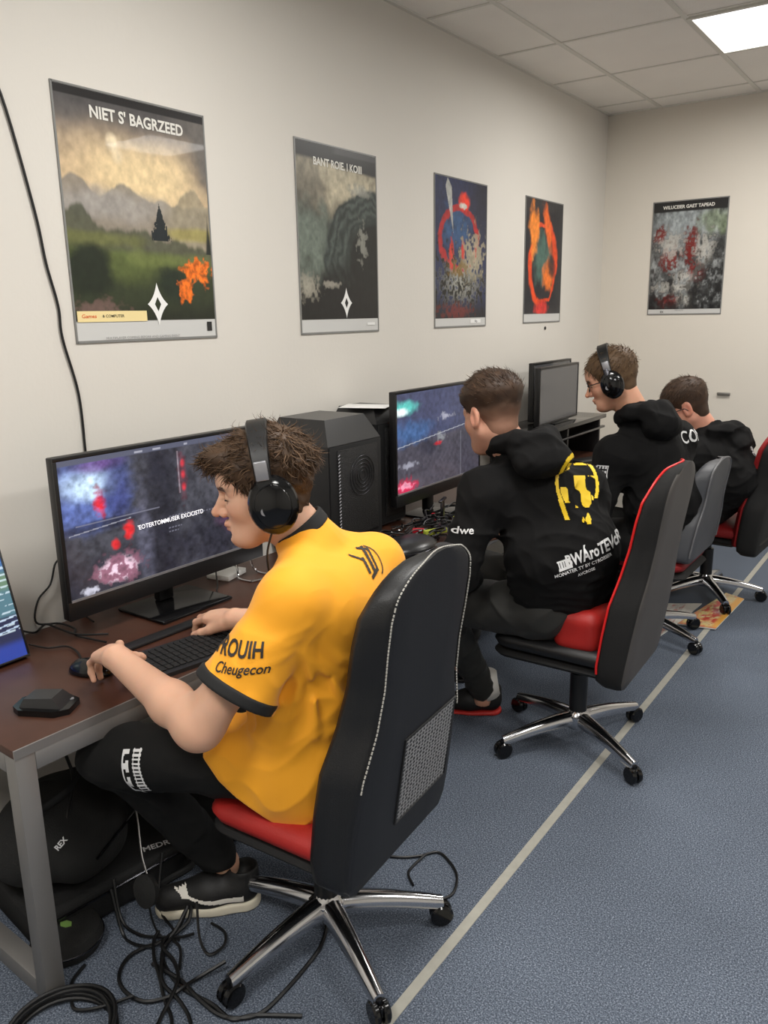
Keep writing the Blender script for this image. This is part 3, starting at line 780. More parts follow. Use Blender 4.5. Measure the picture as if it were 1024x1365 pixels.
# ================================================================== TOWERS
M_mesh = mat('dusty_mesh', (0.08, 0.08, 0.085), 0.5, var=0.9, vscale=90, bump=.8, bscale=260)
def tower(label, loc, w, d, h, ch, grille):
    """local: front face +X, w along Y, chamfered roof"""
    t = empty('computer_tower', loc); tag(t, label, 'computer', 'computer towers on the desk')
    prof = [(0, 0), (0, h-ch*1.3), (-d*.28, h), (-d, h), (-d, 0)]
    M = Matrix(((1, 0, 0, 0), (0, 0, 1, -w/2), (0, 1, 0, 0), (0, 0, 0, 1)))
    mb = MB(); v = [Vector((x, -w/2+e, z)) for e in (0,) for x, z in prof]; 
    top = [(x-.0, z) for x, z in prof]
    # body with chamfered top corners all round
    R0 = [(0, -w/2), (0, w/2), (-d, w/2), (-d, -w/2)]
    lv = [(0.012, 1.0, 0), (h-ch, 1.0, 0), (h, .74, 0)]
    rings = []
    for z, s, _ in lv:
        rings.append([Vector(((x+d/2)*s-d/2-(1-s)*d*.10, y*s, z)) for x, y in R0])
    mb.rings(rings); mb.out('case', M_satin, t, angle=20)
    fr = MB().box((0, -w/2+.004, .02), (.006, w/2-.004, h-ch-.004), .003); fr.out('front_frame', M_matte, t)
    MB().box((.006, -w/2+.05, .05), (.011, w/2-.035, h-ch-.02), .002).out('front_mesh', M_mesh, t)
    if grille:
        g = MB(); 
        for k in range(5): g.tube([(.013+.0*k, math.cos(a)*(.02+.016*k)+.03, math.sin(a)*(.02+.016*k)+h*.55) for a in np.linspace(0, 2*math.pi, 25)], .0012, 5, cap=False)
        g.out('fan_rings', M_dchrome, t)
        g = MB()
        for k in range(26):
            g.tube([(.0125, -w/2+.05, .06+k*(h-ch-.09)/26), (.0125, -w/2+.06, .06+k*(h-ch-.09)/26+.006)], .0022, 4)
        g.out('vent_studs', M_silver, t)
    for sx in (-.02, -d+.03):
        for sy in (-w/2+.03, w/2-.03): MB().lathe([(.012, 0), (.012, .012)], 10, Matrix.Translation((sx, sy, 0))).out('rubber_foot', M_matte, t)
    return t
M_satin = mat('satin_black', (0.14, 0.14, 0.145), 0.32)
tower('bigger black computer tower with dusty mesh front behind the player in yellow', (-2.03, 2.665, DZ), .36, .33, .545, .10, True)
tower('smaller black computer tower under a white sheet, against the middle monitor', (-2.10, 3.03, DZ), .22, .26, .55, .07, False)
o = MB().box((-.11, -.075, 0), (.11, .075, .002), .0005, rz=.35).out('paper_sheet', M_pwhite, origin=None); o.location = (-2.20, 2.98, DZ+.5512)
tag(o, 'white paper sheet lying on top of the smaller computer tower', 'paper')

# ================================================================== DESK THINGS
M_rub = mat('rubber_black', (0.06, 0.06, 0.065), 0.55)
t = empty('keyboard', (-1.755, 1.468, DZ), math.radians(-11)); tag(t, 'slim black keyboard lying on the brown desk before the player in yellow', 'keyboard')
MB().prism([(-.095, -.15), (.085, -.15), (.10, -.12), (.10, .27), (-.095, .27)], 0, .012).out('keyboard_body', M_satin, t)
kb = MB()
for r in range(5):
    for c in range(19):
        kb.box((-.078+.032*r, -.125+.0205*c, .012), (-.078+.032*r+.028, -.125+.0205*c+.0175, .0165), .0015, seg=1)
kb.out('key_field', M_matte, t)
t = empty('mouse_mat', (-1.93, 1.50, DZ), math.radians(-3)); tag(t, 'narrow black wrist rest strip between the keyboard and the monitor stand', 'wrist rest')
MB().box((-.022, -.19, 0), (.022, .17, .012), .005).out('rest_pad', M_rub, t)
def blobmesh(name, fn, lo, hi, h, m, parent=None): return sdf_obj(name, fn, lo, hi, h, m, parent)[0]
t = empty('computer_mouse', (-1.885, 1.235, DZ), math.radians(20)); tag(t, 'rounded black computer mouse under the left hand of the player in yellow', 'mouse')
o = blobmesh('mouse_shell', lambda P: smax(ell(P, (0, 0, .002), (.068, .036, .042)), -P[:, 2]+.001, .004), (-.08, -.05, -.01), (.08, .05, .05), .003, M_gloss, None)
o.parent = t
MB().tube([(-.045, 0, .030), (-.030, 0, .037)], .0045, 8).out('scroll_wheel', M_dchrome, t)
t = empty('computer_mouse', (-1.80, 1.045, DZ), math.radians(28)); tag(t, 'faceted black gaming mouse lying unused near the front corner of the desk', 'mouse')
MB().prism([(-.075, -.03), (-.05, -.05), (.045, -.052), (.075, -.03), (.072, .03), (.04, .048), (-.05, .045), (-.078, .02)], 0, .016).out('device_base', M_gloss, t, smooth=False)
mb = MB().rings([[Vector(p) for p in ((-.055, -.036, .016), (.055, -.036, .016), (.055, .036, .016), (-.055, .036, .016))], [Vector(p) for p in ((-.045, -.028, .036), (.030, -.028, .040), (.030, .028, .040), (-.045, .028, .036))]])
mb.out('device_top', M_satin, t, smooth=False)
MB().lathe([(.006, 0), (.006, .002)], 12, Matrix.Translation((.055, .022, .016))).out('status_dot', M_silver, t)
# metal headset stand and notepad below the monitor
t = empty('wire_stand', (-2.12, 2.10, DZ)); tag(t, 'small bent chrome wire stand under the right end of the big monitor', 'stand')
MB().tube(spline([(.06, -.05, .004), (.08, .04, .004), (.0, .05, .004), (-.02, .04, .03), (-.03, .03, .10), (-.01, 0, .11), (-.03, -.03, .10), (-.02, -.04, .03), (.0, -.05, .004), (.06, -.05, .004)], 5), .004, 8).out('wire_frame', M_chrome, t)
o = MB().box((-.09, -.12, 0), (.09, .12, .006), .001, rz=.5).out('notepad', mat('notepad_paper', (0.80, 0.80, 0.82), .7, var=.15, vscale=120)); o.location = (-2.03, 2.29, DZ); tag(o, 'grey ruled notepad lying behind the chin of the player in yellow', 'notepad')
o = MB().box((-.05, -.06, 0), (.05, .06, .02), .003, rz=.2).out('white_card_box', M_pwhite); o.location = (-2.20, 2.06, DZ); tag(o, 'small white card box under the big monitor, behind its stand', 'box')

# clutter on the middle desk
clut = RNG
def cord(pts, r, label, m=None): return cable(pts, r, label, m, 'cable', label.split(' lead')[0]+' leads on the middle desk', 6)
random.seed(5)
for k in range(58):
    x = random.uniform(-1.98, -1.72); y = random.uniform(2.50, 3.40); a = random.uniform(-.5, .9); l = random.uniform(.12, .3); z = DZ+.006+.0028*(k % 19)
    pts = [(min(-1.69, max(-2.02, x+math.cos(a+1.2)*l*s+random.uniform(-.03, .03))), y+math.sin(a+1.2)*l*s+random.uniform(-.02, .02), z+.02*math.sin(3.1*(s+.5))*random.random()) for s in (-.5, -.25, 0, .25, .5)]
    q = k % 4; cord(pts, (.003, .0038, .005, .0065)[q], ('thin black lead in the tangle on the middle desk', 'matte black lead in the tangle on the middle desk', 'shiny silver grey lead in the tangle on the middle desk', 'thick glossy black lead in the tangle on the middle desk')[q], (M_cable, M_cable, M_dchrome, M_gloss)[q])
M_red = mat('red_plastic', (0.72, 0.10, 0.16), .4); M_lime = mat('lime_plastic', (0.66, 0.70, 0.25), .45); M_yel = mat('yellow_paper', (0.88, 0.74, 0.35), .6)
def gadget(name, label, cat, loc, rz, boxes):
    t = empty(name, loc, rz); tag(t, label, cat)
    for nm, lo, hi, m in boxes: MB().box(lo, hi, .003).out(nm, m, t)
    return t
gadget('snack_packet', 'lime green packet standing in the clutter beside the middle monitor', 'packet', (-1.84, 3.28, DZ), .3, [('wrapper', (-.05, -.10, 0), (.05, .10, .035), M_lime), ('sealed_edge', (-.055, .10, .012), (.055, .118, .018), M_lime)])
gadget('marker_pen', 'green and silver marker lying among the black leads', 'pen', (-1.78, 2.90, DZ+.03), 1.1, [('pen_barrel', (-.06, -.012, 0), (.05, .012, .022), M_lime), ('pen_cap', (.05, -.011, .001), (.085, .011, .021), M_silver)])
gadget('charger_plug', 'red plug lying in the tangle of leads on the middle desk', 'plug', (-1.84, 2.86, DZ+.035), .5, [('plug_body', (-.03, -.014, 0), (.02, .014, .018), M_red), ('plug_tip', (.02, -.007, .005), (.035, .007, .012), M_silver)])
gadget('bottle_cap', 'small red cap upright near the silver bracket on the middle desk', 'cap', (-1.93, 3.12, DZ+.02), .2, [('cap_body', (-.012, -.012, 0), (.012, .012, .03), M_red), ('cap_top', (-.008, -.008, .03), (.008, .008, .036), M_red)])
gadget('metal_bracket', 'upright silver bracket standing among the leads by the middle monitor', 'bracket', (-1.88, 3.12, DZ), .3, [('bracket_upright', (-.008, -.012, 0), (.008, .012, .13), M_dchrome), ('bracket_foot', (-.05, -.03, 0), (.05, .03, .012), M_dchrome), ('bracket_arm', (-.008, -.05, .12), (.008, .05, .13), M_dchrome)])
gadget('folded_note', 'folded yellow paper note below the middle monitor', 'note', (-1.80, 3.44, DZ), -.3, [('note_leaf', (-.07, -.05, 0), (.07, .05, .004), M_yel), ('note_fold', (-.06, -.045, .004), (.05, .04, .009), M_yel)])
t = empty('oval_case', (-1.76, 2.66, DZ)); tag(t, 'black oval case lying on the middle desk behind the first chair', 'case')
o = blobmesh('case_shell', lambda P: ell(P, (0, 0, .035), (.10, .14, .042)), (-.12, -.16, -.01), (.12, .16, .09), .005, M_satin); o.parent = t
MB().tube([(.101*math.cos(a), .141*math.sin(a), .035) for a in np.linspace(0, 2*math.pi, 30)], .0025, 6, cap=False).out('zip_seam', M_dchrome, t)
for k, (y, l, r) in enumerate(((4.5, .18, .9), (4.8, .2, -.4), (5.15, .2, .5))):
    gadget('cable_box', ('dark cable box on the far desk under the riser, nearest the middle player', 'dark cable box in the middle under the black riser shelf', 'dark cable box under the riser nearest the end wall')[k], 'box', (-1.84, y, DZ), r, [('box_body', (-.06, -l/2, 0), (.06, l/2, .06), M_satin), ('socket_strip', (.06, -l/2+.02, .015), (.063, l/2-.02, .045), M_dchrome)])

# leads around the first desk
cable([(-2.34, 1.482, .901), (-2.34, 1.447, .888), (-2.34, 1.42, .824), (-2.335, 1.368, .785), (-2.32, 1.345, .72), (-2.28, 1.40, .708), (-2.20, 1.40, .708), (-2.146, 1.369, .708), (-2.02, 1.385, .708)], .0035, 'black lead arching off the wall to the left of the big monitor')
cable([(-2.30, 1.57, .9), (-2.335, 1.466, .86), (-2.335, 1.487, .80), (-2.30, 1.50, .71), (-2.2, 1.47, .708)], .003, 'short thin lead hanging close behind the left edge of the big monitor')
cable([(-2.204, 1.246, .708), (-2.132, 1.261, .708), (-2.096, 1.299, .708), (-2.038, 1.294, .708), (-1.96, 1.26, .708)], .003, 'black mouse lead running over the desk towards the mouse')
cable([(-2.342, 1.295, .708), (-2.278, 1.31, .708), (-2.31, 1.37, .708), (-2.227, 1.368, .711), (-2.135, 1.371, .712), (-2.07, 1.43, .708)], .0035, 'black lead curling on the desk beside the leaning text screen')
cable([(-2.24, 2.06, .90), (-2.221, 2.027, .74), (-2.133, 1.95, .708), (-2.085, 1.90, .708), (-2.0, 1.83, .708), (-2.0, 1.70, .708)], .003, 'black lead hanging from the back of the big monitor to its base')
o = MB().lathe([(.004, 0), (.022, .002), (.024, .012), (.016, .02)], 16, Matrix.Translation((-2.31, 1.50, DZ+.02)) @ Matrix.Rotation(1.2, 4, 'Y')).out('cable_clip', M_dchrome); tag(o, 'round metal cable grommet at the lower left corner of the big monitor', 'grommet')

# ================================================================== CHAIRS
def leather(name, c, r=.42, b=.12): return mat(name, c, r, bump=b, bscale=350, var=.05, vscale=9)
M_ch_blk = leather('chair_leather', (0.085, 0.087, 0.093)); M_ch_side = leather('chair_side_leather', (0.15, 0.152, 0.155), .5)
M_ch_rear = leather('chair_rear_fabric', (0.085, 0.092, 0.112), .6)
M_seat_red = leather('red_seat', (0.66, 0.13, 0.11), .5); M_seat_dred = leather('dark_red_seat', (0.55, 0.08, 0.09), .6)
M_stitch = mat('pale_stitching', (0.72, 0.71, 0.68), .6); M_redpipe = mat('red_piping', (0.85, 0.13, 0.13), .4)
M_ch_grey = leather('grey_chair_shell', (0.30, 0.305, 0.32), .5); M_rim = leather('grey_rim', (0.42, 0.42, 0.43), .5)
M_ch_fab = leather('chair_black_fabric', (0.06, 0.058, 0.058), .85); M_ch_taupe = leather('chair_back_taupe', (0.30, 0.285, 0.275), .6)
def panel_mat():
    m = bpy.data.materials.new('mesh_panel'); m.use_nodes = True; nt = m.node_tree; b = nt.nodes['Principled BSDF']
    tc = nt.nodes.new('ShaderNodeTexCoord'); mp = nt.nodes.new('ShaderNodeMapping'); mp.inputs['Scale'].default_value = (1, 62, 95)
    vo = nt.nodes.new('ShaderNodeTexVoronoi'); vo.feature = 'DISTANCE_TO_EDGE'; vo.inputs['Scale'].default_value = 1.0; vo.inputs['Randomness'].default_value = .35
    nt.links.new(tc.outputs['Object'], mp.inputs['Vector']); nt.links.new(mp.outputs['Vector'], vo.inputs['Vector'])
    r = nt.nodes.new('ShaderNodeValToRGB'); e = r.color_ramp.elements
    e[0].position = .10; e[0].color = (*lin((.62, .62, .62)), 1); e[1].position = .2; e[1].color = (*lin((.16, .16, .17)), 1)
    nt.links.new(vo.outputs['Distance'], r.inputs['Fac']); nt.links.new(r.outputs['Color'], b.inputs['Base Color'])
    bp = nt.nodes.new('ShaderNodeBump'); bp.invert = True; bp.inputs['Strength'].default_value = .6; bp.inputs['Distance'].default_value = .003
    nt.links.new(vo.outputs['Distance'], bp.inputs['Height']); nt.links.new(bp.outputs['Normal'], b.inputs['Normal'])
    b.inputs['Roughness'].default_value = .45
    return m
M_panel = panel_mat()
# rows: z, rear half width, front half width, depth
BACK = [(.37, .225, .225, .08), (.39, .245, .25, .10), (.46, .250, .262, .108), (.58, .245, .264, .110), (.68, .232, .256, .110), (.78, .196, .224, .100), (.88, .184, .210, .092), (.97, .190, .212, .090), (1.04, .190, .205, .085), (1.09, .178, .180, .072), (1.125, .137, .14, .062), (1.147, .08, .085, .048), (1.153, .03, .035, .03)]
def back_x(z, x0, x1): return x0+(x1-x0)*(z-.38)/.75
def back_section(z, hr, hf, T, x0, x1, ysh=0.0):
    """closed section, counterclockwise from above; rear is +x"""
    xr = back_x(z, x0, x1); p = []
    r = min(.022, T*.3)
    q = [(0, hr-r)]
    for k in range(4):
        a = math.pi/2*(1-k/3); 
    pts = [(-.0, -hr+r), (-.0, -hr*.5), (0, 0), (0, hr*.5), (0, hr-r), (-r*.3, hr-r*.3), (-r, hr), (-T*.55, (hr+hf)/2), (-T+r, hf), (-T+r*.2, hf-r*.4), (-T, hf-r*1.2), (-T*.85, hf*.74), (-T*.62, hf*.5), (-T*.58, 0), (-T*.62, -hf*.5), (-T*.85, -hf*.74), (-T, -hf+r*1.2), (-T+r*.2, -hf+r*.4), (-T+r, -hf), (-T*.55, -(hr+hf)/2), (-r, -hr), (-r*.3, -hr+r*.3)]
    return [Vector((xr+x, y+ysh, z)) for x, y in pts]
def interp_rows(rows, n):
    Z = np.array([r[0] for r in rows]); t = np.linspace(0, 1, n); zz = Z[0]+(Z[-1]-Z[0])*(1-(1-t)**1.25)
    return [tuple([z]+[float(np.interp(z, Z, [r[k] for r in rows])) for k in (1, 2, 3)]) for z in zz]
def chair(label, loc, rz, angles, R=.32, sc=1.0, shell=None, rear=None, seatm=None, pipe=None, pipe_front=False, stitched=False, panel=False, front=None, hs=1.0, x0=.235, x1=.345, lower_red=False, seat_z=.42, sf=-.28, zb=.37, sr=0.0):
    t = empty('gaming_chair', loc, rz); t.scale = (sc, sc, sc); tag(t, label, 'chair', 'swivel chairs at the desks')
    shell = shell or M_ch_blk
    # star base
    hub = MB().lathe([(.045, .075), (.05, .085), (.05, .125), (.035, .14), (.03, .16)], 20).out('base_hub', M_chrome if not stitched else M_chrome, t)
    for a in angles:
        a = math.radians(a); M = Matrix.Rotation(a, 4, 'Z'); rg = []
        for s in np.linspace(0, 1, 9):
            x = .03+(R-.03)*s; z = .115-.045*s**1.6; wd = .030-.013*s; ht = .022-.008*s
            sec = [(-wd, -ht), (-wd*1.0, ht*.1), (-wd*.65, ht*.9), (0, ht*1.15), (wd*.65, ht*.9), (wd, ht*.1), (wd, -ht)]
            rg.append([M @ Vector((x, y, z+h)) for y, h in sec])
        leg = MB().rings(rg).out('base_leg', M_chrome, t, angle=50)
        cs = MB(); c = Vector((R-.004, 0, 0)); 
        cs.lathe([(.011, .040), (.011, .072)], 10, M @ Matrix.Translation(c))
        for s in (-.013, .013):
            cs.lathe([(.006, -.009), (.027, -.009), (.032, -.004), (.032, .004), (.027, .009), (.006, .009)], 20, M @ Matrix.Translation(c+Vector((.0, s, .033))) @ Matrix.Rotation(math.pi/2, 4, 'X'))
        cs.box((c.x-.02, -.006, .03), (c.x+.02, .006, .058), .004, M=M)
        cs.out('caster', M_gloss, t)
    MB().lathe([(.034, .13), (.034, .30), (.020, .302), (.018, seat_z-.04)], 18).out('gas_column', M_black, t)
    MB().box((-.12, -.085, seat_z-.075), (.16, .085, seat_z-.03), .012).out('tilt_mechanism', M_matte, t)
    # seat: shell and cushion
    def pad(x0_, x1_, hw0, hw1, z0, z1, name, m, r=.03):
        rg = []
        for k, (ins, z) in enumerate(((.035, z0), (.008, z0+.012), (0, (z0+z1)/2), (.008, z1-.012), (.04, z1-.001), (.12, z1+.004))):
            xa, xb = x0_+ins, x1_-ins; ya, yb = hw0-ins, hw1-ins; ring = []; n = 6; rr = .07
            for (cx, cy, a0) in ((xb-rr, yb-rr, 0), (xa+rr, ya-rr, 90), (xa+rr, -ya+rr, 180), (xb-rr, -yb+rr, 270)):
                for i in range(n+1):
                    an = math.radians(a0+90*i/n); ring.append(Vector((cx+math.cos(an)*rr, cy+math.sin(an)*rr, z-.012*((cx+.1)/.3)**2*0)))
            rg.append(ring)
        return MB().rings(rg).out(name, m, t, angle=60)
    pad(sf, .235+sr, .225, .235, seat_z-.035, seat_z+.012, 'seat_shell', M_matte)
    pad(sf+.005, .225+sr, .235, .245, seat_z+.008, seat_z+.072, 'seat_cushion', seatm or M_seat_red)
    if lower_red: pad(-.24, .19, .185, .19, seat_z+.03, seat_z+.080, 'seat_panel', M_seat_dred)
    # backrest
    rows = [(zb+(r[0]-.37)*hs, r[1], r[2], r[3]) for r in BACK]
    R2 = interp_rows(rows, 34)
    bk = MB().rings([back_section(z, a, b, T, x0, x1) for z, a, b, T in R2]).out('backrest', [shell, rear or shell], t, angle=70)
    n = 22
    for p in bk.data.polygons:
        nn = p.normal
        if nn.x > .75 and len(p.vertices) == 4: p.material_index = 1
    # piping
    if pipe:
        Ls = []; Rs = []
        for z, a, b, T in R2[2 if not stitched else 10:-1]:
            xr = back_x(z, x0, x1); r = min(.022, T*.3)
            if pipe_front: Ls.append((xr-T+r*.4, -b+r*.05, z)); Rs.append((xr-T+r*.4, b-r*.05, z))
            else: Ls.append((xr-r*.15+.001, -a+r*.15, z)); Rs.append((xr-r*.15+.001, a-r*.15, z))
        topz = R2[-1][0]+.002; xt = back_x(topz, x0, x1)-(0.01 if not pipe_front else .02)
        path = spline(Ls+[(xt, 0, topz)]+Rs[::-1], 4)
        if stitched:
            st = MB(); L = 0; acc = []
            dense = []
            for i in range(len(path)-1):
                m_ = max(1, int((path[i+1]-path[i]).length/.0025))
                dense += [path[i].lerp(path[i+1], k/m_) for k in range(m_)]
            for i in range(0, len(dense)-3, 3): st.tube([dense[i], dense[i+2]], .0019, 5)
            st.out('stitched_seam', pipe, t)
        else: MB().tube(path, .0042 if pipe_front else .0045, 6).out('piping', pipe, t)
    if panel:
        v = []; nx, nz = 14, 14; g = []
        for j in range(nz+1):
            for i in range(nx+1):
                y = -.055+.255*i/nx; z0_, z1_ = .47+.0*i, .70; z = z0_+(z1_-z0_)*j/nz
                g.append(Vector((back_x(z, x0, x1)+.0025, y, z)))
        fs = [(j*(nx+1)+i, j*(nx+1)+i+1, (j+1)*(nx+1)+i+1, (j+1)*(nx+1)+i) for j in range(nz) for i in range(nx)]
        mk('mesh_panel', g, fs, M_panel, t, smooth=False)
        fr = MB(); c = [(-.055, .47), (.20, .47), (.20, .70), (-.055, .70), (-.055, .47)]
        fr.tube([(back_x(z, x0, x1)+.002, y, z) for y, z in c], .0035, 6); fr.out('panel_rim', M_ch_side, t)
        # soft crease above the panel
    if lower_red:
        def lf(P):
            q = np.abs((P-np.array([x0-.185, 0, .545], dtype=np.float32))*np.array([1, 1, 1], dtype=np.float32))-np.array([.045, .175, .035], dtype=np.float32)
            return np.linalg.norm(np.maximum(q, 0), axis=1)+np.minimum(q.max(1), 0)-.045-.002*wav(P, 40, 3)
        V_, F_ = mesh_sdf(lf, (x0-.30, -.24, .44), (x0-.06, .24, .68), .008); mk('lumbar_cushion', V_, F_, M_seat_red, t)
    if front:
        rg = []
        for z, a, b, T in R2[2:-2]:
            xr = back_x(z, x0, x1)
            rg.append([Vector((xr-T-.004, -b+.004, z)), Vector((xr-T-.024, -b*.9, z)), Vector((xr-T*.8-.02, -b*.5, z)), Vector((xr-T*.7-.02, 0, z)), Vector((xr-T*.8-.02, b*.5, z)), Vector((xr-T-.024, b*.9, z)), Vector((xr-T-.004, b-.004, z)), Vector((xr-T*.5, b*.7, z)), Vector((xr-T*.5, -b*.7, z))])
        MB().rings(rg).out('front_cushion', front, t, angle=60)
    return t
chair('black leather gaming chair with pale stitching and grey mesh panel, nearest the camera', (-1.235, 1.445, 0), math.radians(4), [-32.5+72*k for k in range(5)], rear=M_ch_rear, pipe=M_stitch, stitched=True, panel=True, sf=-.215)
chair('black gaming chair with long red piping holding the player with the yellow emblem', (-1.07, 2.80, 0), math.radians(2), [-128.6, -31.9, 63.7, 158], R=.325, shell=M_ch_fab, rear=M_ch_taupe, pipe=M_redpipe, pipe_front=True, lower_red=True, seatm=M_ch_blk)
chair('grey moulded swivel chair behind the red piped chair', (-1.19, 4.02, 0), 0, [-20+72*k for k in range(5)], R=.30, shell=M_ch_grey, rear=M_ch_grey, seatm=M_seat_dred, pipe=M_rim, hs=.61, zb=.49)
chair('red fabric swivel chair with black rear shell nearest the end wall', (-1.09, 4.80, 0), math.radians(-3), [20, 92, 164, 236, 308], R=.31, sc=1.0, shell=M_ch_fab, rear=M_ch_fab, seatm=M_seat_dred, front=M_seat_dred, hs=.86, zb=.35, x0=.315, x1=.40, sr=.09)

# ================================================================== PEOPLE
V3 = Vector
def axes(F, roll=0.0):
    F = V3(F).normalized(); Lx = V3((0, 0, 1)).cross(F).normalized(); U = F.cross(Lx)
    if roll:
        q = Matrix.Rotation(roll, 3, F); Lx = q @ Lx; U = q @ U
    return np.array([F, Lx, U], dtype=np.float32)      # rows
class Head:
    def __init__(s, o, F, sc, roll=0.0): s.o = np.array(o, dtype=np.float32); s.R = axes(F, roll); s.s = sc
    def loc(s, P): return ((P-s.o) @ s.R.T)/s.s
    def w(s, p): return V3(s.o+(np.array(p, dtype=np.float32)*s.s) @ s.R)
def head_sdf(Q, young=True, glum=0.0):
    d = ell(Q, (-.016, 0, .036), (.094, .0745, .083))
    d = smin(d, ell(Q, (.028, 0, -.030), (.054, .055, .078)), .04)
    d = smin(d, cap(Q, (.066, -.006, -.092), (.066, .006, -.092), .0235), .035)
    d = smin(d, ell(Q, (.052, 0, -.060), (.026, .028, .026)), .02)
    for s in (-1, 1):
        d = smin(d, cap(Q, (-.004, .047*s, -.050), (.045, .020*s, -.092), .022, .018), .035)
        d = smin(d, sph(Q, (.053, .036*s, -.024), .022), .03)
        d = smin(d, cap(Q, (.079, .012*s, .020), (.066, .043*s, .018), .010, .009), .018)
    d = smin(d, sph(Q, (.055, 0, .050), .036), .04)
    for s in (-1, 1):
        d = smax(d, -ell(Q, (.094, .031*s, .001), (.018, .019, .012)), .016)
        d = smin(d, sph(Q, (.0685, .031*s, .000), .0135), .004)
    d = smin(d, chain(Q, [(.078, 0, .012), (.092, 0, -.012), (.109, 0, -.033)], [.008, .0085, .0112], .012), .014)
    for s in (-1, 1): d = smin(d, sph(Q, (.093, .0115*s, -.037), .0085), .008)
    d = smax(d, -cap(Q, (.098, .006, -.0475), (.098, -.006, -.0475), .0025), .006)
    d = smin(d, chain(Q, [(.074, -.021, -.0670), (.0898, -.007, -.0618), (.0898, .007, -.0618), (.074, .021, -.0670)], [.004, .0062, .0062, .004], .005), .005)
    d = smin(d, chain(Q, [(.074, -.018, -.0710), (.0878, 0, -.0758), (.074, .018, -.0710)], [.004, .0070, .004], .005), .005)
    d = smax(d, -chain(Q, [(.078, -.022, -.0688), (.0985, 0, -.0688), (.078, .022, -.0688)], [.0012, .0019, .0012], .003), .003)
    d = smax(d, -chain(Q, [(.084, -.016, -.0850), (.0935, 0, -.0860), (.084, .016, -.0850)], [.004, .0065, .004], .004), .010)
    for s in (-1, 1):
        e = ell(Q, (-.012, .077*s, -.004), (.019, .0085, .033))
        e = smax(e, -ell(Q, (-.008, .086*s, -.002), (.011, .007, .022)), .006)
        e = smin(e, cap(Q, (.002, .077*s, -.008), (.000, .076*s, -.028), .006), .008)
        d = smin(d, e, .010)
    return d
def rot_to(F, N, ang):
    """bend direction F towards -N by ang"""
    return (F*math.cos(ang)-N*math.sin(ang)), (N*math.cos(ang)+F*math.sin(ang))
class Hand:
    def __init__(s, wrist, F, N, T, sc=1.0, curl=(.35, .5, .3), each=None, thumb=(.5, .3), tcurl=.3, spread=.10):
        s.w = V3(wrist); s.F = V3(F).normalized(); N = V3(N); s.N = (N-s.F*N.dot(s.F)).normalized(); T = V3(T); T = T-s.F*T.dot(s.F)-s.N*T.dot(s.N); s.T = T.normalized(); s.sc = sc
        s.fing = []
        L = ((.046, .027, .021), (.050, .031, .022), (.047, .029, .022), (.037, .022, .019)); r = (.0092, .0094, .0090, .0080)
        B = ((.088, .027), (.092, .008), (.088, -.011), (.080, -.028)); 
        for k in range(4):
            c = curl if each is None else each[k]
            b = s.w+(s.F*B[k][0]+s.T*B[k][1]-s.N*(.002+.003*abs(k-1)))*sc
            sp = (1.0, .2, -.5, -1.2)[k]*spread
            f = (s.F*math.cos(sp)+s.T*math.sin(sp)); n = s.N; pts = [b]; 
            for j in range(3):
                f, n = rot_to(f, n, c[j]); pts.append(pts[-1]+f*L[k][j]*sc)
            s.fing.append((pts, [r[k]*sc, r[k]*.93*sc, r[k]*.88*sc, r[k]*.76*sc], n))
        b = s.w+(s.F*.022+s.T*.022-s.N*.010)*sc; f = (s.F*math.cos(thumb[0])+s.T*math.sin(thumb[0])-s.N*thumb[1]).normalized(); pts = [b]; 
        for j, l in enumerate((.043, .033, .027)):
            pts.append(pts[-1]+f*l*sc); f = (f+(s.F*.6-s.T*.5)*tcurl*.6).normalized()
        s.th = (pts, [.0165*sc, .0120*sc, .0108*sc, .0088*sc])
    def sdf(s, P):
        c = np.array(s.w+s.F*.08*s.sc, dtype=np.float32)
        sc = s.sc; d = None
        for k, (b0, b1) in enumerate(((.014, .026), (.006, .008), (-.005, -.010), (-.013, -.026))):
            e = cap(P, s.w+(s.F*.008+s.T*b0*.8)*sc, s.w+(s.F*(.086, .09, .086, .078)[k]+s.T*b1-s.N*(.003+.003*abs(k-1)))*sc, .0165*sc, .0125*sc)
            d = e if d is None else smin(d, e, .016)
        t = chain(P, s.th[0], s.th[1], .006); d = smin(d, t, .016)
        for pts, rs, n in s.fing:
            e = chain(P, pts, rs, .004)
            for q in (1, 2): e = smin(e, sph(P, pts[q]+n*.0008, rs[q]*1.03), .004)
            d = smin(d, e, .0035)
        return d
def crease(P, f, seed=0, warp=1.3):
    r = 1-np.abs(wav(P, f, seed, warp)); return r*r*r
class Grp:
    """evaluate fn only close to a ball, elsewhere return the distance to the ball"""
    def __init__(s, fn, c, r): s.fn = fn; s.c = np.array(c, dtype=np.float32); s.r = r
    def __call__(s, P):
        d = np.linalg.norm(P-s.c, axis=1)-s.r; out = d+.02; m = d < .03
        if m.any(): out[m] = s.fn(P[m])
        return out
def lerp(a, b, t): return V3(a).lerp(V3(b), t)

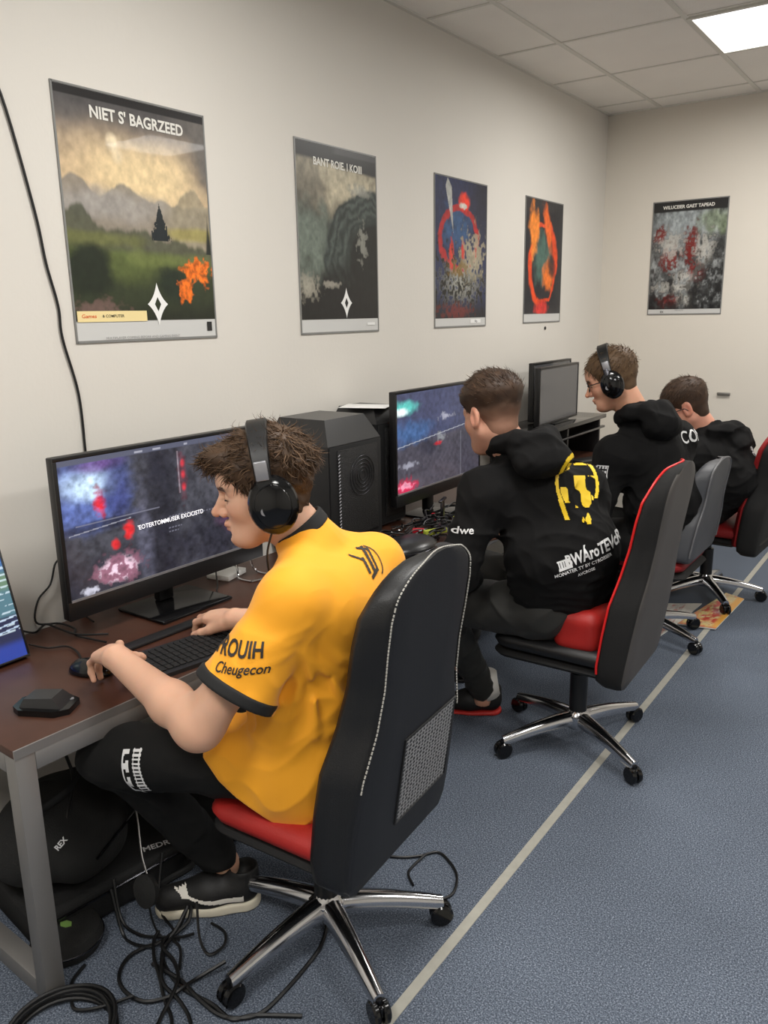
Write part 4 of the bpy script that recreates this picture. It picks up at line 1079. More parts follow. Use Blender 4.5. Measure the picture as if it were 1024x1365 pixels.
SKIN = lin((0.80, 0.60, 0.505))
M_skin = mat('skin', (1, 1, 1), 0.5, attr=True, sss=0.25, spec=0.4, var=.03, vscale=25, bump=.05, bscale=500)
M_hair = mat('hair', (1, 1, 1), 0.55, attr=True, spec=0.35)
M_tee = mat('yellow_cloth', (0.97, 0.66, 0.10), 0.72, bump=.12, bscale=700, sheen=.15)
M_hood = mat('black_hoodie_cloth', (0.048, 0.046, 0.048), 0.9, bump=.15, bscale=600, spec=.25)
M_trk = mat('black_trouser_cloth', (0.062, 0.062, 0.061), 0.85, bump=.1, bscale=400, spec=.3)
M_olive = mat('charcoal_trouser_cloth', (0.115, 0.115, 0.105), 0.75, bump=.1, bscale=400, sheen=.05)
M_blkcuff = mat('black_rib_cloth', (0.085, 0.085, 0.088), 0.8)
M_shoe = mat('shoe_black', (0.075, 0.073, 0.075), 0.6, bump=.1, bscale=300); M_sole = mat('sole_white', (0.86, 0.83, 0.75), .6); M_swhite = mat('shoe_white', (0.92, 0.90, 0.86), .6)
M_rsole = mat('red_sole', (0.80, 0.20, 0.18), .5); M_sock = mat('white_sock', (0.85, 0.84, 0.82), .8)
M_prt_w = mat('white_print', (0.88, 0.88, 0.88), .6); M_prt_k = mat('black_print', (0.13, 0.11, 0.09), .6); M_prt_y = mat('yellow_print', (0.93, 0.78, 0.12), .6)

def skin_col(hd, skin, stubble=0.0, hairc=(0.2, 0.14, 0.1), buzz=None):
    skin = np.array(skin)
    def fn(V):
        C = np.tile(skin, (len(V), 1)); Q = hd.loc(V)
        def w(c, r): return np.exp(-(np.linalg.norm((Q-np.array(c))/np.array(r), axis=1))**2)[:, None]
        red = np.array([1.06, .80, .76])
        m = sum(w(c, r) for c, r in (((.108, 0, -.034), (.014, .014, .014)), ((.07, .042, -.03), (.03, .022, .022)), ((.07, -.042, -.03), (.03, .022, .022)), ((-.01, .085, 0), (.03, .02, .04)), ((-.01, -.085, 0), (.03, .02, .04))))
        m = np.clip(m, 0, 1)*.55
        C = C*(1-m)+C*red*m
        lip = np.clip(w((.095, 0, -.0625), (.016, .018, .0050))+w((.092, 0, -.0750), (.016, .016, .0055)), 0, 1)
        C = C*(1-lip*.75)+np.array(lin((.74, .42, .37)))*lip*.75
        for s in (-1, 1):
            b = np.clip(w((.082, .030*s, .0195), (.024, .021, .0050))*1.8, 0, 1)
            C = C*(1-b*.92)+np.array(lin(hairc))*b*.92*.8
            e = np.clip(w((.083, .031*s, -.0045), (.018, .0140, .0022))*1.8, 0, 1)
            C = C*(1-e*.9)+np.array(lin((.16, .10, .08)))*e*.9
        if stubble:
            z = np.clip(w((.05, 0, -.085), (.06, .06, .028))+w((.09, 0, -.052), (.02, .02, .006)), 0, 1)*stubble
            C = C*(1-z)+C*np.array([.72, .68, .66])*z
        if buzz:
            hb = buzz(Q)[:, None]; C = C*(1-hb)+np.array(lin(hairc))*hb
        return C
    return fn

def hairline(Q, side=-.030):
    x = Q[:, 0]
    return np.interp(x, [-.12, -.06, -.035, -.02, .004, .012, .034, .050, .072, .10], [-.080, -.078, -.060, .012, .020, side, side+.004, .030, .060, .070])
def make_hair(parent, hd, th_top, th_side, col, col2, n, length, comb, seed=1, side=-.03, curl=0.0, lump=0.0, width=.0022, h=.0035, band=0.0, frontlift=0.0, fade=None):
    """skull cap of hair plus combed tufts. comb(Q) -> preferred direction rows"""
    col = np.array(lin(col)); col2 = np.array(lin(col2))
    def thick(Q):
        t = ss(.02, .085, Q[:, 2]+.25*np.clip(Q[:, 0], 0, 1)); return th_side+(th_top-th_side)*t
    def fn(P):
        Q = hd.loc(P)
        d = ell(Q, (-.016, 0, .036), (.096, .0765, .085))-thick(Q)
        d = smin(d, ell(Q, (-.045, 0, -.045), (.045, .050, .045)), .03)
        if lump: d = d-lump*(wav(Q, 75, seed, 1.2)*.6+wav(Q, 160, seed+3, 1.0)*.4)
        d = smax(d, (hairline(Q, side)-Q[:, 2]), .012)
        if frontlift: d = smin(d, ell(Q, (.085, 0, .088), (.035, .045, .022)), .03)
        return d*hd.s
    c = np.array(hd.o+(np.array([-.02, 0, .03])*hd.s) @ hd.R)
    def cf(V):
        q_ = hd.loc(V); n_ = wav(q_, 120, 5)[:, None]*.5+.5
        c_ = col*(1-n_*.5)+col2*n_*.5
        if fade is not None:
            f_ = (ss(.035, -.045, q_[:, 2])*.75)[:, None]; c_ = c_*(1-f_)+np.array(fade)*f_
        return c_
    lo = c-.16*hd.s; hi = c+.17*hd.s
    Vh, Fh = mesh_sdf(fn, lo, hi, h)
    colr = cf(Vh.astype(np.float32))
    # tufts
    rs = np.random.RandomState(seed)
    Q = hd.loc(Vh.astype(np.float32))
    if band: 
        ok_ = np.nonzero(np.abs(Q[:, 0]+.004-band*np.clip(Q[:, 2], 0, 1)) > .014)[0]
    else: ok_ = np.arange(len(Q))
    idx = ok_[rs.choice(len(ok_), min(n, len(ok_)), replace=False)]
    base = Q[idx]; nn = (base-np.array([-.016, 0, .03])); nn /= np.linalg.norm(nn, axis=1)[:, None]
    cb = comb(base); tang = cb-nn*np.sum(cb*nn, 1)[:, None]; tang /= np.maximum(np.linalg.norm(tang, axis=1)[:, None], 1e-3)
    tv = []; tf = []; tc = []; k0 = len(Vh)
    up = ss(.0, .08, base[:, 2]+.25*np.clip(base[:, 0], 0, 1))
    Ls = length[0]+(length[1]-length[0])*up; 
    K = 5
    for i in range(len(idx)):
        L = Ls[i]*(.6+.8*rs.rand()); d0 = nn[i]*(.15+.40*rs.rand()*up[i])+tang[i]*1.0+rs.randn(3)*.24
        d0 /= np.linalg.norm(d0); p = base[i]-nn[i]*.002; bend = rs.randn(3)*curl; w = width*(.6+.8*rs.rand()); col_i = col*(1-rs.rand())+col2*rs.rand(); col_i = col*(1-(q := rs.rand()))+col2*q
        b = np.cross(d0, nn[i]); b /= max(np.linalg.norm(b), 1e-3)
        base_i = k0+len(tv)
        for k in range(K):
            t = k/(K-1); ww = w*(1-t**1.5*.92)
            nrm = np.cross(b, d0)
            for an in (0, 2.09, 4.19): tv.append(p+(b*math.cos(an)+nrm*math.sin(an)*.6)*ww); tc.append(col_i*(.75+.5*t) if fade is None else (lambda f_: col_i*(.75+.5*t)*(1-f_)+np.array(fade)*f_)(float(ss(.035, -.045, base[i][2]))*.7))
            p = p+d0*L/(K-1); d0 = d0+bend/(K-1)-nn[i]*.22*(1-.3*up[i]); d0 /= np.linalg.norm(d0)
        for k in range(K-1):
            for a in range(3):
                q0 = base_i+k*3+a; q1 = base_i+k*3+(a+1) % 3; tf.append((q0, q1, q1+3, q0+3))
    if tv:
        TV = hd.o+(np.array(tv)*hd.s) @ hd.R
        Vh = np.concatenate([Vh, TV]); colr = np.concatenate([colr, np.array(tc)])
        F = Fh.tolist()+tf
    else: F = Fh.tolist()
    return mk('hair', Vh, F, M_hair, parent, None, True, colr, world=True)

def shoe(parent, heel, toe_dir, sc, sole_m, upper_m, pitch=0.0, stripe=True, label=None, swoosh_side=1, st=.030):
    F = V3((toe_dir[0], toe_dir[1], 0)).normalized(); Lf = V3((0, 0, 1)).cross(F)
    M = Matrix(((F.x, Lf.x, 0, heel[0]), (F.y, Lf.y, 0, heel[1]), (0, 0, 1, heel[2] if len(heel) > 2 else 0), (0, 0, 0, 1))) @ Matrix.Scale(sc, 4) @ Matrix.Rotation(-pitch, 4, 'Y')
    Mi = np.array(M.inverted(), dtype=np.float32)
    def up(P):
        Q = P @ Mi[:3, :3].T+Mi[:3, 3]
        d = chain(Q, [(.045, 0, .05), (.13, 0, .045), (.235, 0, .030)], [.040, .042, .036], .03)
        d = smin(d, cap(Q, (.050, 0, .06), (.040, 0, .10), .036, .036), .03)
        d = smax(d, -cap(Q, (.045, 0, .10), (.038, 0, .16), .029, .034), .006)
        d = smax(d, .016-Q[:, 2], .006); d = smax(d, Q[:, 2]-.112, .006)
        return d*sc
    b = [M @ V3(p) for p in ((-.02, -.06, -.01), (.3, .06, .13), (-.02, .06, .13), (.3, -.06, -.01))]
    lo = np.array([min(p[k] for p in b) for k in range(3)])-.03; hi = np.array([max(p[k] for p in b) for k in range(3)])+.03
    o, bv = sdf_obj('shoe', up, lo, hi, .0045, upper_m, parent)
    def so(P):
        Q = P @ Mi[:3, :3].T+Mi[:3, 3]
        Q2 = Q*np.array([1, 1, 0], dtype=np.float32)
        d = chain(Q2, [(.045, 0, 0), (.12, -.003, 0), (.225, 0, 0)], [.043, .040, .046], .05)
        t = st-.010*np.clip(Q[:, 0]/.28, 0, 1)
        d = smax(d, Q[:, 2]-t, .008); d = smax(d, .001-Q[:, 2], .004); return d*sc
    so_, _ = sdf_obj('sole', so, lo, hi, .0045, sole_m, o)
    off = aorg(o)
    lc = MB()
    for k in range(5):
        x = .115+.022*k; z = .088-.011*k
        lc.tube([M @ V3((x, -.022, z-.006)), M @ V3((x+.003, 0, z+.003)), M @ V3((x, .022, z-.006))], .0028*sc, 5)
    v = [p-off for p in lc.v] if False else [V3(p)-off for p in lc.v]
    mk('laces', v, lc.f, M_swhite if stripe else M_shoe, o)
    if stripe:
        def sw(u, v):
            x = u*.24; z = v*.075
            a = .010+.055*((x-.03)/.2)**2 if x > .03 else .010
            top = a+.020*(1-x/.24)
            if a < z < top and x < .235: return True
            return .150 < x < .190 and z > .030 and z < .075 and abs(x-.17-(z-.05)*.5) < .012
        g = mask_grid(sw, .24, .075, 90, 34)
        Nn = (M.to_3x3() @ V3((0, swoosh_side, 0))).normalized()
        v_, f_ = project(g, bv, M @ V3((.15, swoosh_side*.05, .060)), M.to_3x3() @ V3((1, 0, 0)), (0, 0, 1), Nn, .0025)
        mk('side_stripe', [p-off for p in v_], f_, M_swhite, o, smooth=False)
    return o

def person(label, J, hd, sex_scale, hands, top, trouser_m, haircfg, skin=SKIN, stubble=0, hairc=(.2, .14, .1), h=.004, buzz=None):
    s = sex_scale; J = {k: V3(v) for k, v in J.items()}
    org = V3((J['pel'].x, J['pel'].y, 0))
    Fh = V3(J['F']).normalized(); Lh = V3((0, 0, 1)).cross(Fh).normalized()
    shc = (J['shL']+J['shR'])/2
    nk = hd.w((-.035, 0, -.05)); nk2 = hd.w((-.01, 0, -.075))
    headg = Grp(lambda P: head_sdf(hd.loc(P))*hd.s, hd.w((0, 0, 0)), .14*hd.s)
    hg = [Grp(x.sdf, x.w+x.F*.09*x.sc, .13*x.sc) for x in hands]
    def body(P):
        d = headg(P)
        e = smin(cap(P, nk, J['neck'], .052*s, .056*s), cap(P, nk2, lerp(J['neck'], shc, .15)+Fh*.02, .040*s, .05*s), .03)
        e = smin(e, cap(P, J['shL'], J['shR'], .038*s, .038*s), .03)
        e = smin(e, fcap(P, J['pel'], shc+V3((0, 0, -.07)), .080*s, .070*s, Lh, 1.3), .05)
        for sd in ('L', 'R'):
            arm = cap(P, J['sh'+sd], J['el'+sd], .050*s, .046*s)
            fa = J['el'+sd].lerp(J['wr'+sd], .3)
            arm = smin(arm, chain(P, [J['el'+sd], fa, J['wr'+sd]], [.042*s, .045*s, .030*s], .03), .05)
            e = smin(e, arm, .03)
            lg = cap(P, J['hip'+sd], J['kn'+sd], .065*s, .045*s)
            lg = smin(lg, cap(P, J['kn'+sd], J['an'+sd], .045*s, .034*s), .03)
            lg = smin(lg, cap(P, J['an'+sd], J['an'+sd]+V3((0, 0, -.045)), .034*s, .034*s), .02)
            e = smin(e, lg, .03)
        d = smin(d, e, .022)
        for g in hg: d = smin(d, g(P), .014)
        return d
    allp = np.array([J[k] for k in J if k != 'F']+[hd.w((0, 0, 0))]+[x.w+x.F*.1 for x in hands])
    lo = allp.min(0)-.2; hi = allp.max(0)+.22; lo[2] = .05
    root, _ = sdf_obj('person', body, lo, hi, h, M_skin, None, origin=tuple(org), colfn=skin_col(hd, skin, stubble, hairc, buzz))
    tag(root, label, 'person')
    for sd in (-1, 1):
        lash = [(.0685+.0150*math.cos(a)*.95, .031*sd+.0150*math.sin(a)*.95, -.0035-.0012*math.cos(a*2)) for a in np.linspace(-.85, .85, 9)]
        mb = MB().tube([hd.w(p)-org for p in lash], [.0006*hd.s]+[.0012*hd.s]*7+[.0006*hd.s], 6); mb.out('eyelashes', M_shoe, root)
        brow = [(.0885, .013*sd, .0195), (.0890, .020*sd, .0225), (.0868, .030*sd, .0250), (.0815, .040*sd, .0245), (.0745, .048*sd, .0205)]
        mb = MB().tube([hd.w(p)-org for p in brow], [.0015*hd.s, .0026*hd.s, .0028*hd.s, .0023*hd.s, .001*hd.s], 8)
        mk('eyebrow', mb.v, mb.f, M_hair, root, col=np.tile(lin(hairc), (len(mb.v), 1)))
    return root, org, Fh, Lh, shc, s, J, lo, hi
def trousers(parent, J, s, m, Fh, Lh, seed=1, r=(.105, .078, .066, .054), h=.0055, cuff=.0, label=None):
    def fn(P):
        pel = J['pel']
        d = fcap(P, pel+V3((0, 0, -.02)), pel+V3((0, 0, .10)), .115*s, .11*s, Lh, 1.4)
        for sd in ('L', 'R'):
            k = J['kn'+sd]; a = J['an'+sd]
            e = cap(P, J['hip'+sd], k, r[0]*s, r[1]*s)
            e = smin(e, cap(P, k, a.lerp(k, cuff), r[2]*s, r[3]*s), .05)
            d = smin(d, e, .035)
        d = d-.003*wav(P*np.array([1, 1, 1.4], dtype=np.float32), 42, seed, 1.3)-.008*crease(P, 18, seed+2, 1.5)+.004
        for sd in ('L', 'R'):
            k = J['kn'+sd]; hp = J['hip'+sd]; a = J['an'+sd]
            ax = (hp-k).normalized(); sx = ax.cross(V3((0, 0, 1))).normalized()
            for t in (.10, .2, .32): d = d-ridge(P, [k.lerp(hp, t)+sx*.07*s+V3((0, 0, -.02)), k.lerp(hp, t+.05)+V3((0, 0, -.08*s)), k.lerp(hp, t)-sx*.07*s], .012, .005)
            for t in (.03, .09, .16, .8): d = d-ridge(P, [a.lerp(k, t)+V3((.05, 0, 0)), a.lerp(k, t+.03)+V3((0, -.06, 0)), a.lerp(k, t)+V3((-.05, 0, .01)), a.lerp(k, t+.03)+V3((0, .06, 0)), a.lerp(k, t)+V3((.05, 0, 0))], .009, .006)
            d = smax(d, plane(P, a.lerp(k, cuff), a-k)*1.0-.012, .01) if False else d
        return d
    pts = np.array([J[k] for k in ('pel', 'hipL', 'hipR', 'knL', 'knR', 'anL', 'anR')])
    lo = pts.min(0)-.2; hi = pts.max(0)+.22; lo[2] = max(.03, lo[2])
    return sdf_obj('trousers', fn, lo, hi, h, m, parent)
def hoodie(parent, J, hd, s, Fh, Lh, shc, seed=1, hunch=0.04, hood=(0, 0, 0), h=.0055, width=1.35, name='hoodie'):
    B = -Fh
    def fn(P):
        pel = J['pel']; mid = lerp(pel, shc, .5)+B*hunch
        d = fcap(P, pel+V3((0, 0, .03)), mid, .138*s, .135*s, Lh, width)
        d = smin(d, fcap(P, mid, lerp(pel, shc, .88)+B*hunch*.4, .135*s, .125*s, Lh, width), .06)
        d = smin(d, cap(P, J['shL'], J['shR'], .078*s, .078*s), .08)
        d = smin(d, cap(P, J['neck'], shc, .07*s, .085*s), .06)
        for sd in ('L', 'R'):
            e = cap(P, J['sh'+sd], J['el'+sd], .076*s, .062*s)
            e = smin(e, cap(P, J['el'+sd], J['el'+sd].lerp(J['wr'+sd], .93), .060*s, .042*s), .04)
            el = J['el'+sd]; sh = J['sh'+sd]
            for t in (.06, .16, .28, .42): e = e-ridge(P, [el.lerp(sh, t)+B*.07, el.lerp(sh, t+.06)+Lh*.07, el.lerp(sh, t)-B*.07, el.lerp(sh, t+.06)-Lh*.07], .010, .006)
            for t in (.12, .3, .5): w = J['wr'+sd]; e = e-ridge(P, [el.lerp(w, t)+V3((0, 0, .06)), el.lerp(w, t+.05)+Lh*.06, el.lerp(w, t)-V3((0, 0, .06)), el.lerp(w, t)-Lh*.06], .009, .005)
            d = smin(d, e, .05)
        # waist folds
        for k, zz in enumerate((.02, .07, .12, .18, .25)):
            c = lerp(pel, shc, .02+zz*1.4)+B*hunch*zz*3
            d = d-ridge(P, [c-Lh*.22*s+Fh*.03, c-Lh*.12*s+B*.13*s+V3((0, 0, .02*(k % 2))), c+B*.15*s+V3((0, 0, -.012)), c+Lh*.12*s+B*.12*s+V3((0, 0, .015)), c+Lh*.22*s+Fh*.02], .012, .007)
        # hood
        n = J['neck']+V3(hood)
        rim = [n+Fh*.075*s+V3((0, 0, -.05)), n+Fh*.045*s+Lh*.065*s+V3((0, 0, -.015)), n+Lh*.082*s+B*.01+V3((0, 0, .01)), n+B*.07*s+Lh*.055*s+V3((0, 0, .018)), n+B*.10*s+V3((0, 0, .02)), n+B*.07*s-Lh*.055*s+V3((0, 0, .018)), n-Lh*.082*s+B*.01+V3((0, 0, .01)), n+Fh*.045*s-Lh*.065*s+V3((0, 0, -.015)), n+Fh*.075*s+V3((0, 0, -.05))]
        hd_ = chain(P, rim, [.020*s, .026*s, .030*s, .034*s, .036*s, .034*s, .030*s, .026*s, .020*s], .02)
        sag = ell(P, n+B*.105*s+V3((0, 0, -.045)), (.070*s, .100*s, .060*s), np.array([Fh, Lh, (0, 0, 1)]))
        hd_ = smin(hd_, sag, .035)
        hd_ = hd_-ridge(P, [n+B*.19*s+Lh*.02+V3((0, 0, -.08)), n+B*.16*s+V3((0, 0, .01)), n+B*.08*s-Lh*.02+V3((0, 0, .06))], .010, .006)-ridge(P, [n+B*.17*s+Lh*.09*s+V3((0, 0, -.06)), n+B*.11*s+Lh*.09*s+V3((0, 0, .02)), n+Lh*.1*s+V3((0, 0, .03))], .012, .006)
        d = smin(d, hd_, .012)
        d = smax(d, -cap(P, n+Fh*.02+V3((0, 0, -.0)), n+Fh*.035*s+V3((0, 0, .2)), .052*s, .075*s), .012)
        d = d-.005*wav(P, 24, seed, 1.6)-.011*crease(P*np.array([1, 1, 1.5], dtype=np.float32), 15, seed+4, 1.5)-.004*crease(P, 34, seed+7, 1.3)+.007
        return d
    pts = np.array([J[k] for k in ('pel', 'shL', 'shR', 'elL', 'elR', 'wrL', 'wrR', 'neck')])
    lo = pts.min(0)-.24; hi = pts.max(0)+.22; lo[2] = J['pel'].z-.17
    return sdf_obj(name, fn, lo, hi, h, M_hood, parent)
def headset(label, hd, s=1.0, cup=.048, tiltx=0.0, wire=None, lift=.0, wide=0.0, cx=-.012):
    """worn over both ears, built in head space"""
    o = hd.w((0, 0, .03)); t = empty('headset', tuple(o)); tag(t, label, 'headset')
    def W(mb, name, m, angle=45):
        mb.v = [tuple(hd.w(p)-o) for p in mb.v]; return mb.out(name, m, t, angle=angle)
    arc = [(-.010+tiltx*math.sin(a), math.cos(a)*(.098+wide), .012+math.sin(a)*(.128+lift)) for a in np.linspace(.02, math.pi-.02, 29)]
    rr = []
    mb = MB()
    rings = []
    for i, p in enumerate(arc):
        a = .02+(math.pi-.04)*i/28; nx = Vector((0, math.cos(a), math.sin(a))); w_ = .014+.008*math.sin(a)
        c = Vector(p); tk = .0055
        rings.append([c+Vector((-w_, 0, 0))-nx*tk, c+Vector((w_, 0, 0))-nx*tk, c+Vector((w_*1.05, 0, 0)), c+Vector((w_*.9, 0, 0))+nx*tk, c+Vector((-w_*.9, 0, 0))+nx*tk, c+Vector((-w_*1.05, 0, 0))])
    mb.rings(rings); W(mb, 'headband', M_black)
    for sd in (-1, 1):
        y = sd*.090
        mb = MB(); mb.tube([(-.004, sd*.106, .05), (-.006, sd*.110, .025), (-.008, sd*.116, .0)], [.009, .010, .008], 10, flat=.5)
        W(mb, 'yoke', M_dchrome)
        mb = MB().box((-.022, sd*(.1035+wide)-.004, .040), (.004, sd*(.1035+wide)+.004, .080), .002); W(mb, 'slider_plate', M_silver)
        M = Matrix.Translation((cx, y, -.016)) @ Matrix.Rotation(math.radians(-90*sd), 4, 'X') @ Matrix.Diagonal((cup/.048, 1.22*cup/.048, 1, 1))
        mb = MB().lathe([(.030, .0), (.046, .002), (.049, .010), (.046, .018), (.038, .024), (.036, .0245), (.034, .030), (.020, .036), (.001, .037)], 32, M)
        W(mb, 'ear_cup', M_gloss, 30)
        M2 = Matrix.Translation((cx, y-sd*.012, -.016)) @ Matrix.Rotation(math.radians(-90*sd), 4, 'X') @ Matrix.Diagonal((cup/.048, 1.22*cup/.048, 1, 1))
        mb = MB().lathe([(.026, .0), (.042, .0), (.047, .006), (.044, .012), (.03, .013)], 28, M2); W(mb, 'ear_cushion', M_matte)
        mb = MB().lathe([(.0085, 0), (.0085, .0016)], 16, Matrix.Translation((cx+.018, y+sd*.034, -.022)) @ Matrix.Rotation(math.radians(-90*sd), 4, 'X'))
        W(mb, 'logo_disc', M_silver)
    if wire:
        mb = MB(); mb.v = []; mb.tube(spline([V3(p)-o for p in wire], 6), .0026, 6); mb.out('cord', M_cable, t)
    return t

# ---------------------------------------------------------------- player in yellow
hd1 = Head((-1.337, 1.390, 1.256), (-.745, -.66, -.13), 1.11)
J1 = dict(F=(-.97, -.22, 0), pel=(-1.235, 1.44, .575), neck=(-1.262, 1.452, 1.135), shL=(-1.175, 1.285, 1.035), shR=(-1.19, 1.635, 1.03),
          elL=(-1.295, 1.10, .775), wrL=(-1.665, 1.165, .825), elR=(-1.42, 1.70, .78), wrR=(-1.705, 1.62, .772),
          hipL=(-1.25, 1.33, .585), hipR=(-1.25, 1.55, .585), knL=(-1.69, 1.14, .56), knR=(-1.72, 1.50, .575), anL=(-1.585, 1.405, .11), anR=(-1.74, 1.80, .11))
hL = Hand((-1.665, 1.165, .825), (-.90, .40, -.14), (.25, -.15, 1), (.36, .93, 0), 1.2, each=((.05, .45, .35), (.25, .6, .45), (.42, .75, .5), (.55, .8, .5)), thumb=(.7, .35), spread=.20)
hR = Hand((-1.705, 1.62, .772), (-.97, .10, -.06), (.05, -.12, 1), (-.1, -.97, 0), 1.2, each=((.35, .8, .7), (.35, .8, .7), (.4, .9, .7), (.5, .9, .7)), thumb=(.45, .35), spread=.06)
root, org, Fh, Lh, shc, s, J, lo, hi = person('young player in yellow t-shirt with black headset, left hand on mouse, seated nearest the camera', J1, hd1, 1.06, [hL, hR], None, None, None, h=.0029, skin=lin((.84, .66, .555)), hairc=(.25, .17, .11))
NAX = (hd1.w((-.035, 0, -.05))-J['neck']).normalized()
SLV = V3((-1.235, 1.165, .852))
def tee(P):
    pel, B = J['pel'], -Fh
    d = fcap(P, pel+V3((0, 0, -.035)), pel+V3((0, 0, .17)), .146, .128, Lh, 1.38)
    d = smin(d, cap(P, J['hipL']+V3((.02, 0, 0)), J['hipL'].lerp(J['knL'], .28), .116, .108), .05)
    d = smin(d, fcap(P, pel+V3((0, 0, .17)), V3((-1.19, 1.455, .95)), .128, .130, Lh, 1.36), .06)
    d = smin(d, cap(P, J['shL'], J['shR'], .066, .070), .09)
    d = smin(d, cap(P, J['neck']+V3((0, 0, -.015)), J['shL'], .058, .060), .05)
    d = smin(d, cap(P, J['neck']+V3((0, 0, -.015)), J['shR'], .058, .062), .05)
    d = smin(d, cap(P, J['neck']-NAX*.02, J['neck']+NAX*.012, .070, .069), .03)
    for sd, t1 in (('L', .80), ('R', .75)):
        a, b = J['sh'+sd], J['el'+sd]
        if sd == 'L': b = SLV; t1 = 1.0
        e = cap(P, a, a.lerp(b, 1.05), .070, .092 if sd == 'L' else .08)
        e = smax(e, plane(P, a.lerp(b, t1), b-a), .008)
        if sd == 'L':
            for t, q in ((.35, .5), (.5, .62), (.2, .42)): e = e-ridge(P, [a.lerp(b, t)+Lh*.02+B*.09, a.lerp(b, q)+Lh*.09, a.lerp(b, q+.1)-B*.07], .012, .005)
        d = smin(d, e, .035)
    d = d-.004*wav(P*np.array([1, 1, .7], dtype=np.float32), 24, 4, 1.5)
    lowf = ss(1.02, .85, P[:, 2])*.8+.2
    d = d-(.011*crease(P*np.array([1.2, 1, .8], dtype=np.float32), 14, 9, 1.7)+.005*crease(P, 30, 12, 1.5))*lowf+.004
    # long folds from the left armpit across the side and back
    ap = V3((-1.13, 1.27, .93))
    for k, (q, a_) in enumerate((((-1.08, 1.36, .78), .010), ((-1.12, 1.29, .72), .012), ((-1.20, 1.25, .70), .011), ((-1.07, 1.42, .86), .009), ((-1.27, 1.24, .64), .009))):
        q = V3(q); d = d-ridge(P, [ap+V3((0, .01*k, .012*k)), ap.lerp(q, .5)+V3((.02, 0, 0)), q], .013, a_)
    for k, (p0, p1, p2) in enumerate((((-1.36, 1.28, .66), (-1.22, 1.25, .62), (-1.09, 1.33, .66)), ((-1.36, 1.28, .60), (-1.22, 1.24, .56), (-1.10, 1.31, .58)), ((-1.34, 1.28, .74), (-1.2, 1.25, .68), (-1.08, 1.34, .72)), ((-1.37, 1.29, .55), (-1.25, 1.24, .51), (-1.12, 1.28, .52)))):
        d = d-ridge(P, [p0, p1, p2], .012, .007)
    # neck opening and hem
    d = smax(d, -cap(P, J['neck']+NAX*.045, J['neck']+NAX*.25, .064, .08), .008)
    d = smax(d, (lambda q: np.maximum(q, plane(P, J['neck']-NAX*.1, -NAX)))(plane(P, J['neck']+NAX*.035, NAX)) if False else d, .001)
    hem = plane(P, (-1.225, 1.24, .485), (-.66, -.08, -.74))
    d = smax(d, hem, .01)
    return d
tshirt, bvT = sdf_obj('t_shirt', tee, (-1.5, 1.0, .38), (-.95, 1.9, 1.25), .0042, M_tee, root)
# black ribbed collar and sleeve bands
def collar(P):
    n = J['neck']
    a = cap(P, n-NAX*.03, n+NAX*.08, .0725, .070)
    a = smax(a, -cap(P, n-NAX*.05, n+NAX*.2, .061, .063), .005)
    a = smax(a, plane(P, n+NAX*.040, NAX), .006)
    return smax(a, plane(P, n+NAX*.004, -NAX), .006)
sdf_obj('collar', collar, np.array(J['neck'])-.14, np.array(J['neck'])+.14, .0032, M_blkcuff, tshirt)
for sd, t0, t1 in (('L', .755, .845), ('R', .70, .79)):
    a, b = J['sh'+sd], J['el'+sd]
    if sd == 'L': b = SLV; t0, t1 = .93, 1.05
    def cuff(P):
        e = cap(P, a, a.lerp(b, 1.05), .0765, 0.1 if sd == 'L' else .083); e = smax(e, plane(P, a.lerp(b, t1), b-a), .006); return smax(e, -plane(P, a.lerp(b, t0), b-a), .004)
    c = a.lerp(b, (t0+t1)/2)
    sdf_obj('sleeve_band', cuff, np.array(c)-.14, np.array(c)+.14, .004, M_blkcuff, tshirt)
def print_on(name, vf, bv, o, X, Y, N, m, parent, off=.002, back=.25):
    v, f = project(vf, bv, o, X, Y, N, off, back)
    return mk(name, v, f, m, parent, smooth=False, world=True)
ax = (J['shL']-J['elL']).normalized(); Nn = V3((.35, -.9, .12))
print_on('sleeve_print', text_mesh('FROUIH', .046, .028, sx=.72), bvT, (-1.178, 1.08, .972), (.93, .36, -.10), (0, 0, 1), Nn, M_prt_k, tshirt)
print_on('sleeve_print', text_mesh('Cheugecon', .030, .014, shear=.3, sx=.85), bvT, (-1.165, 1.08, .934), (.93, .36, -.10), (0, 0, 1), Nn, M_prt_k, tshirt)
# blackletter like mark behind the right shoulder
def letter_mark(u, v):
    x = (u-.5)*2; y = (v-.5)*2
    if abs(x-.05-.18*y) < .10 and -.75 < y < .85: return True
    if abs(x+.35-.18*y) < .09 and -.65 < y < .25: return True
    if abs(x-.36-.18*y) < .07 and -.6 < y < .65: return True
    if abs(y+.62-.5*x) < .09 and -.45 < x < .25: return True
    if abs(y-.20+.8*(x+.5)) < .08 and -.95 < x < -.3: return True
    if abs(y-.72+.3*x) < .07 and -.2 < x < .4: return True
    r = math.hypot(x-.15, y*.85); a = math.atan2(y, x-.15)
    return abs(r-.72) < .035 and -1.2 < a < 1.3
print_on('back_print', mask_grid(letter_mark, .105, .105, 60, 60), bvT, (-1.12, 1.512, 1.08), (.06, .98, .0), (-.3, 0, .95), (.75, -.15, .62), M_prt_k, tshirt)
tr1, bvP = trousers(root, J, 1.06, M_trk, Fh, Lh, 3, r=(.092, .076, .064, .054), cuff=.10)
def knee_print(u, v):
    if u < .34: return (v > .06 and v < .97) and not (.08 < u < .20 and (.35 < v < .62 or .72 < v < .85)) and (int(v*9) % 3 != 1 or u < .12)
    if u > .55: return (abs(u-.60) < .03 or abs(u-.92) < .03 or (int(v*26) % 2 == 0)) and .1 < v < .98
    return v < .10
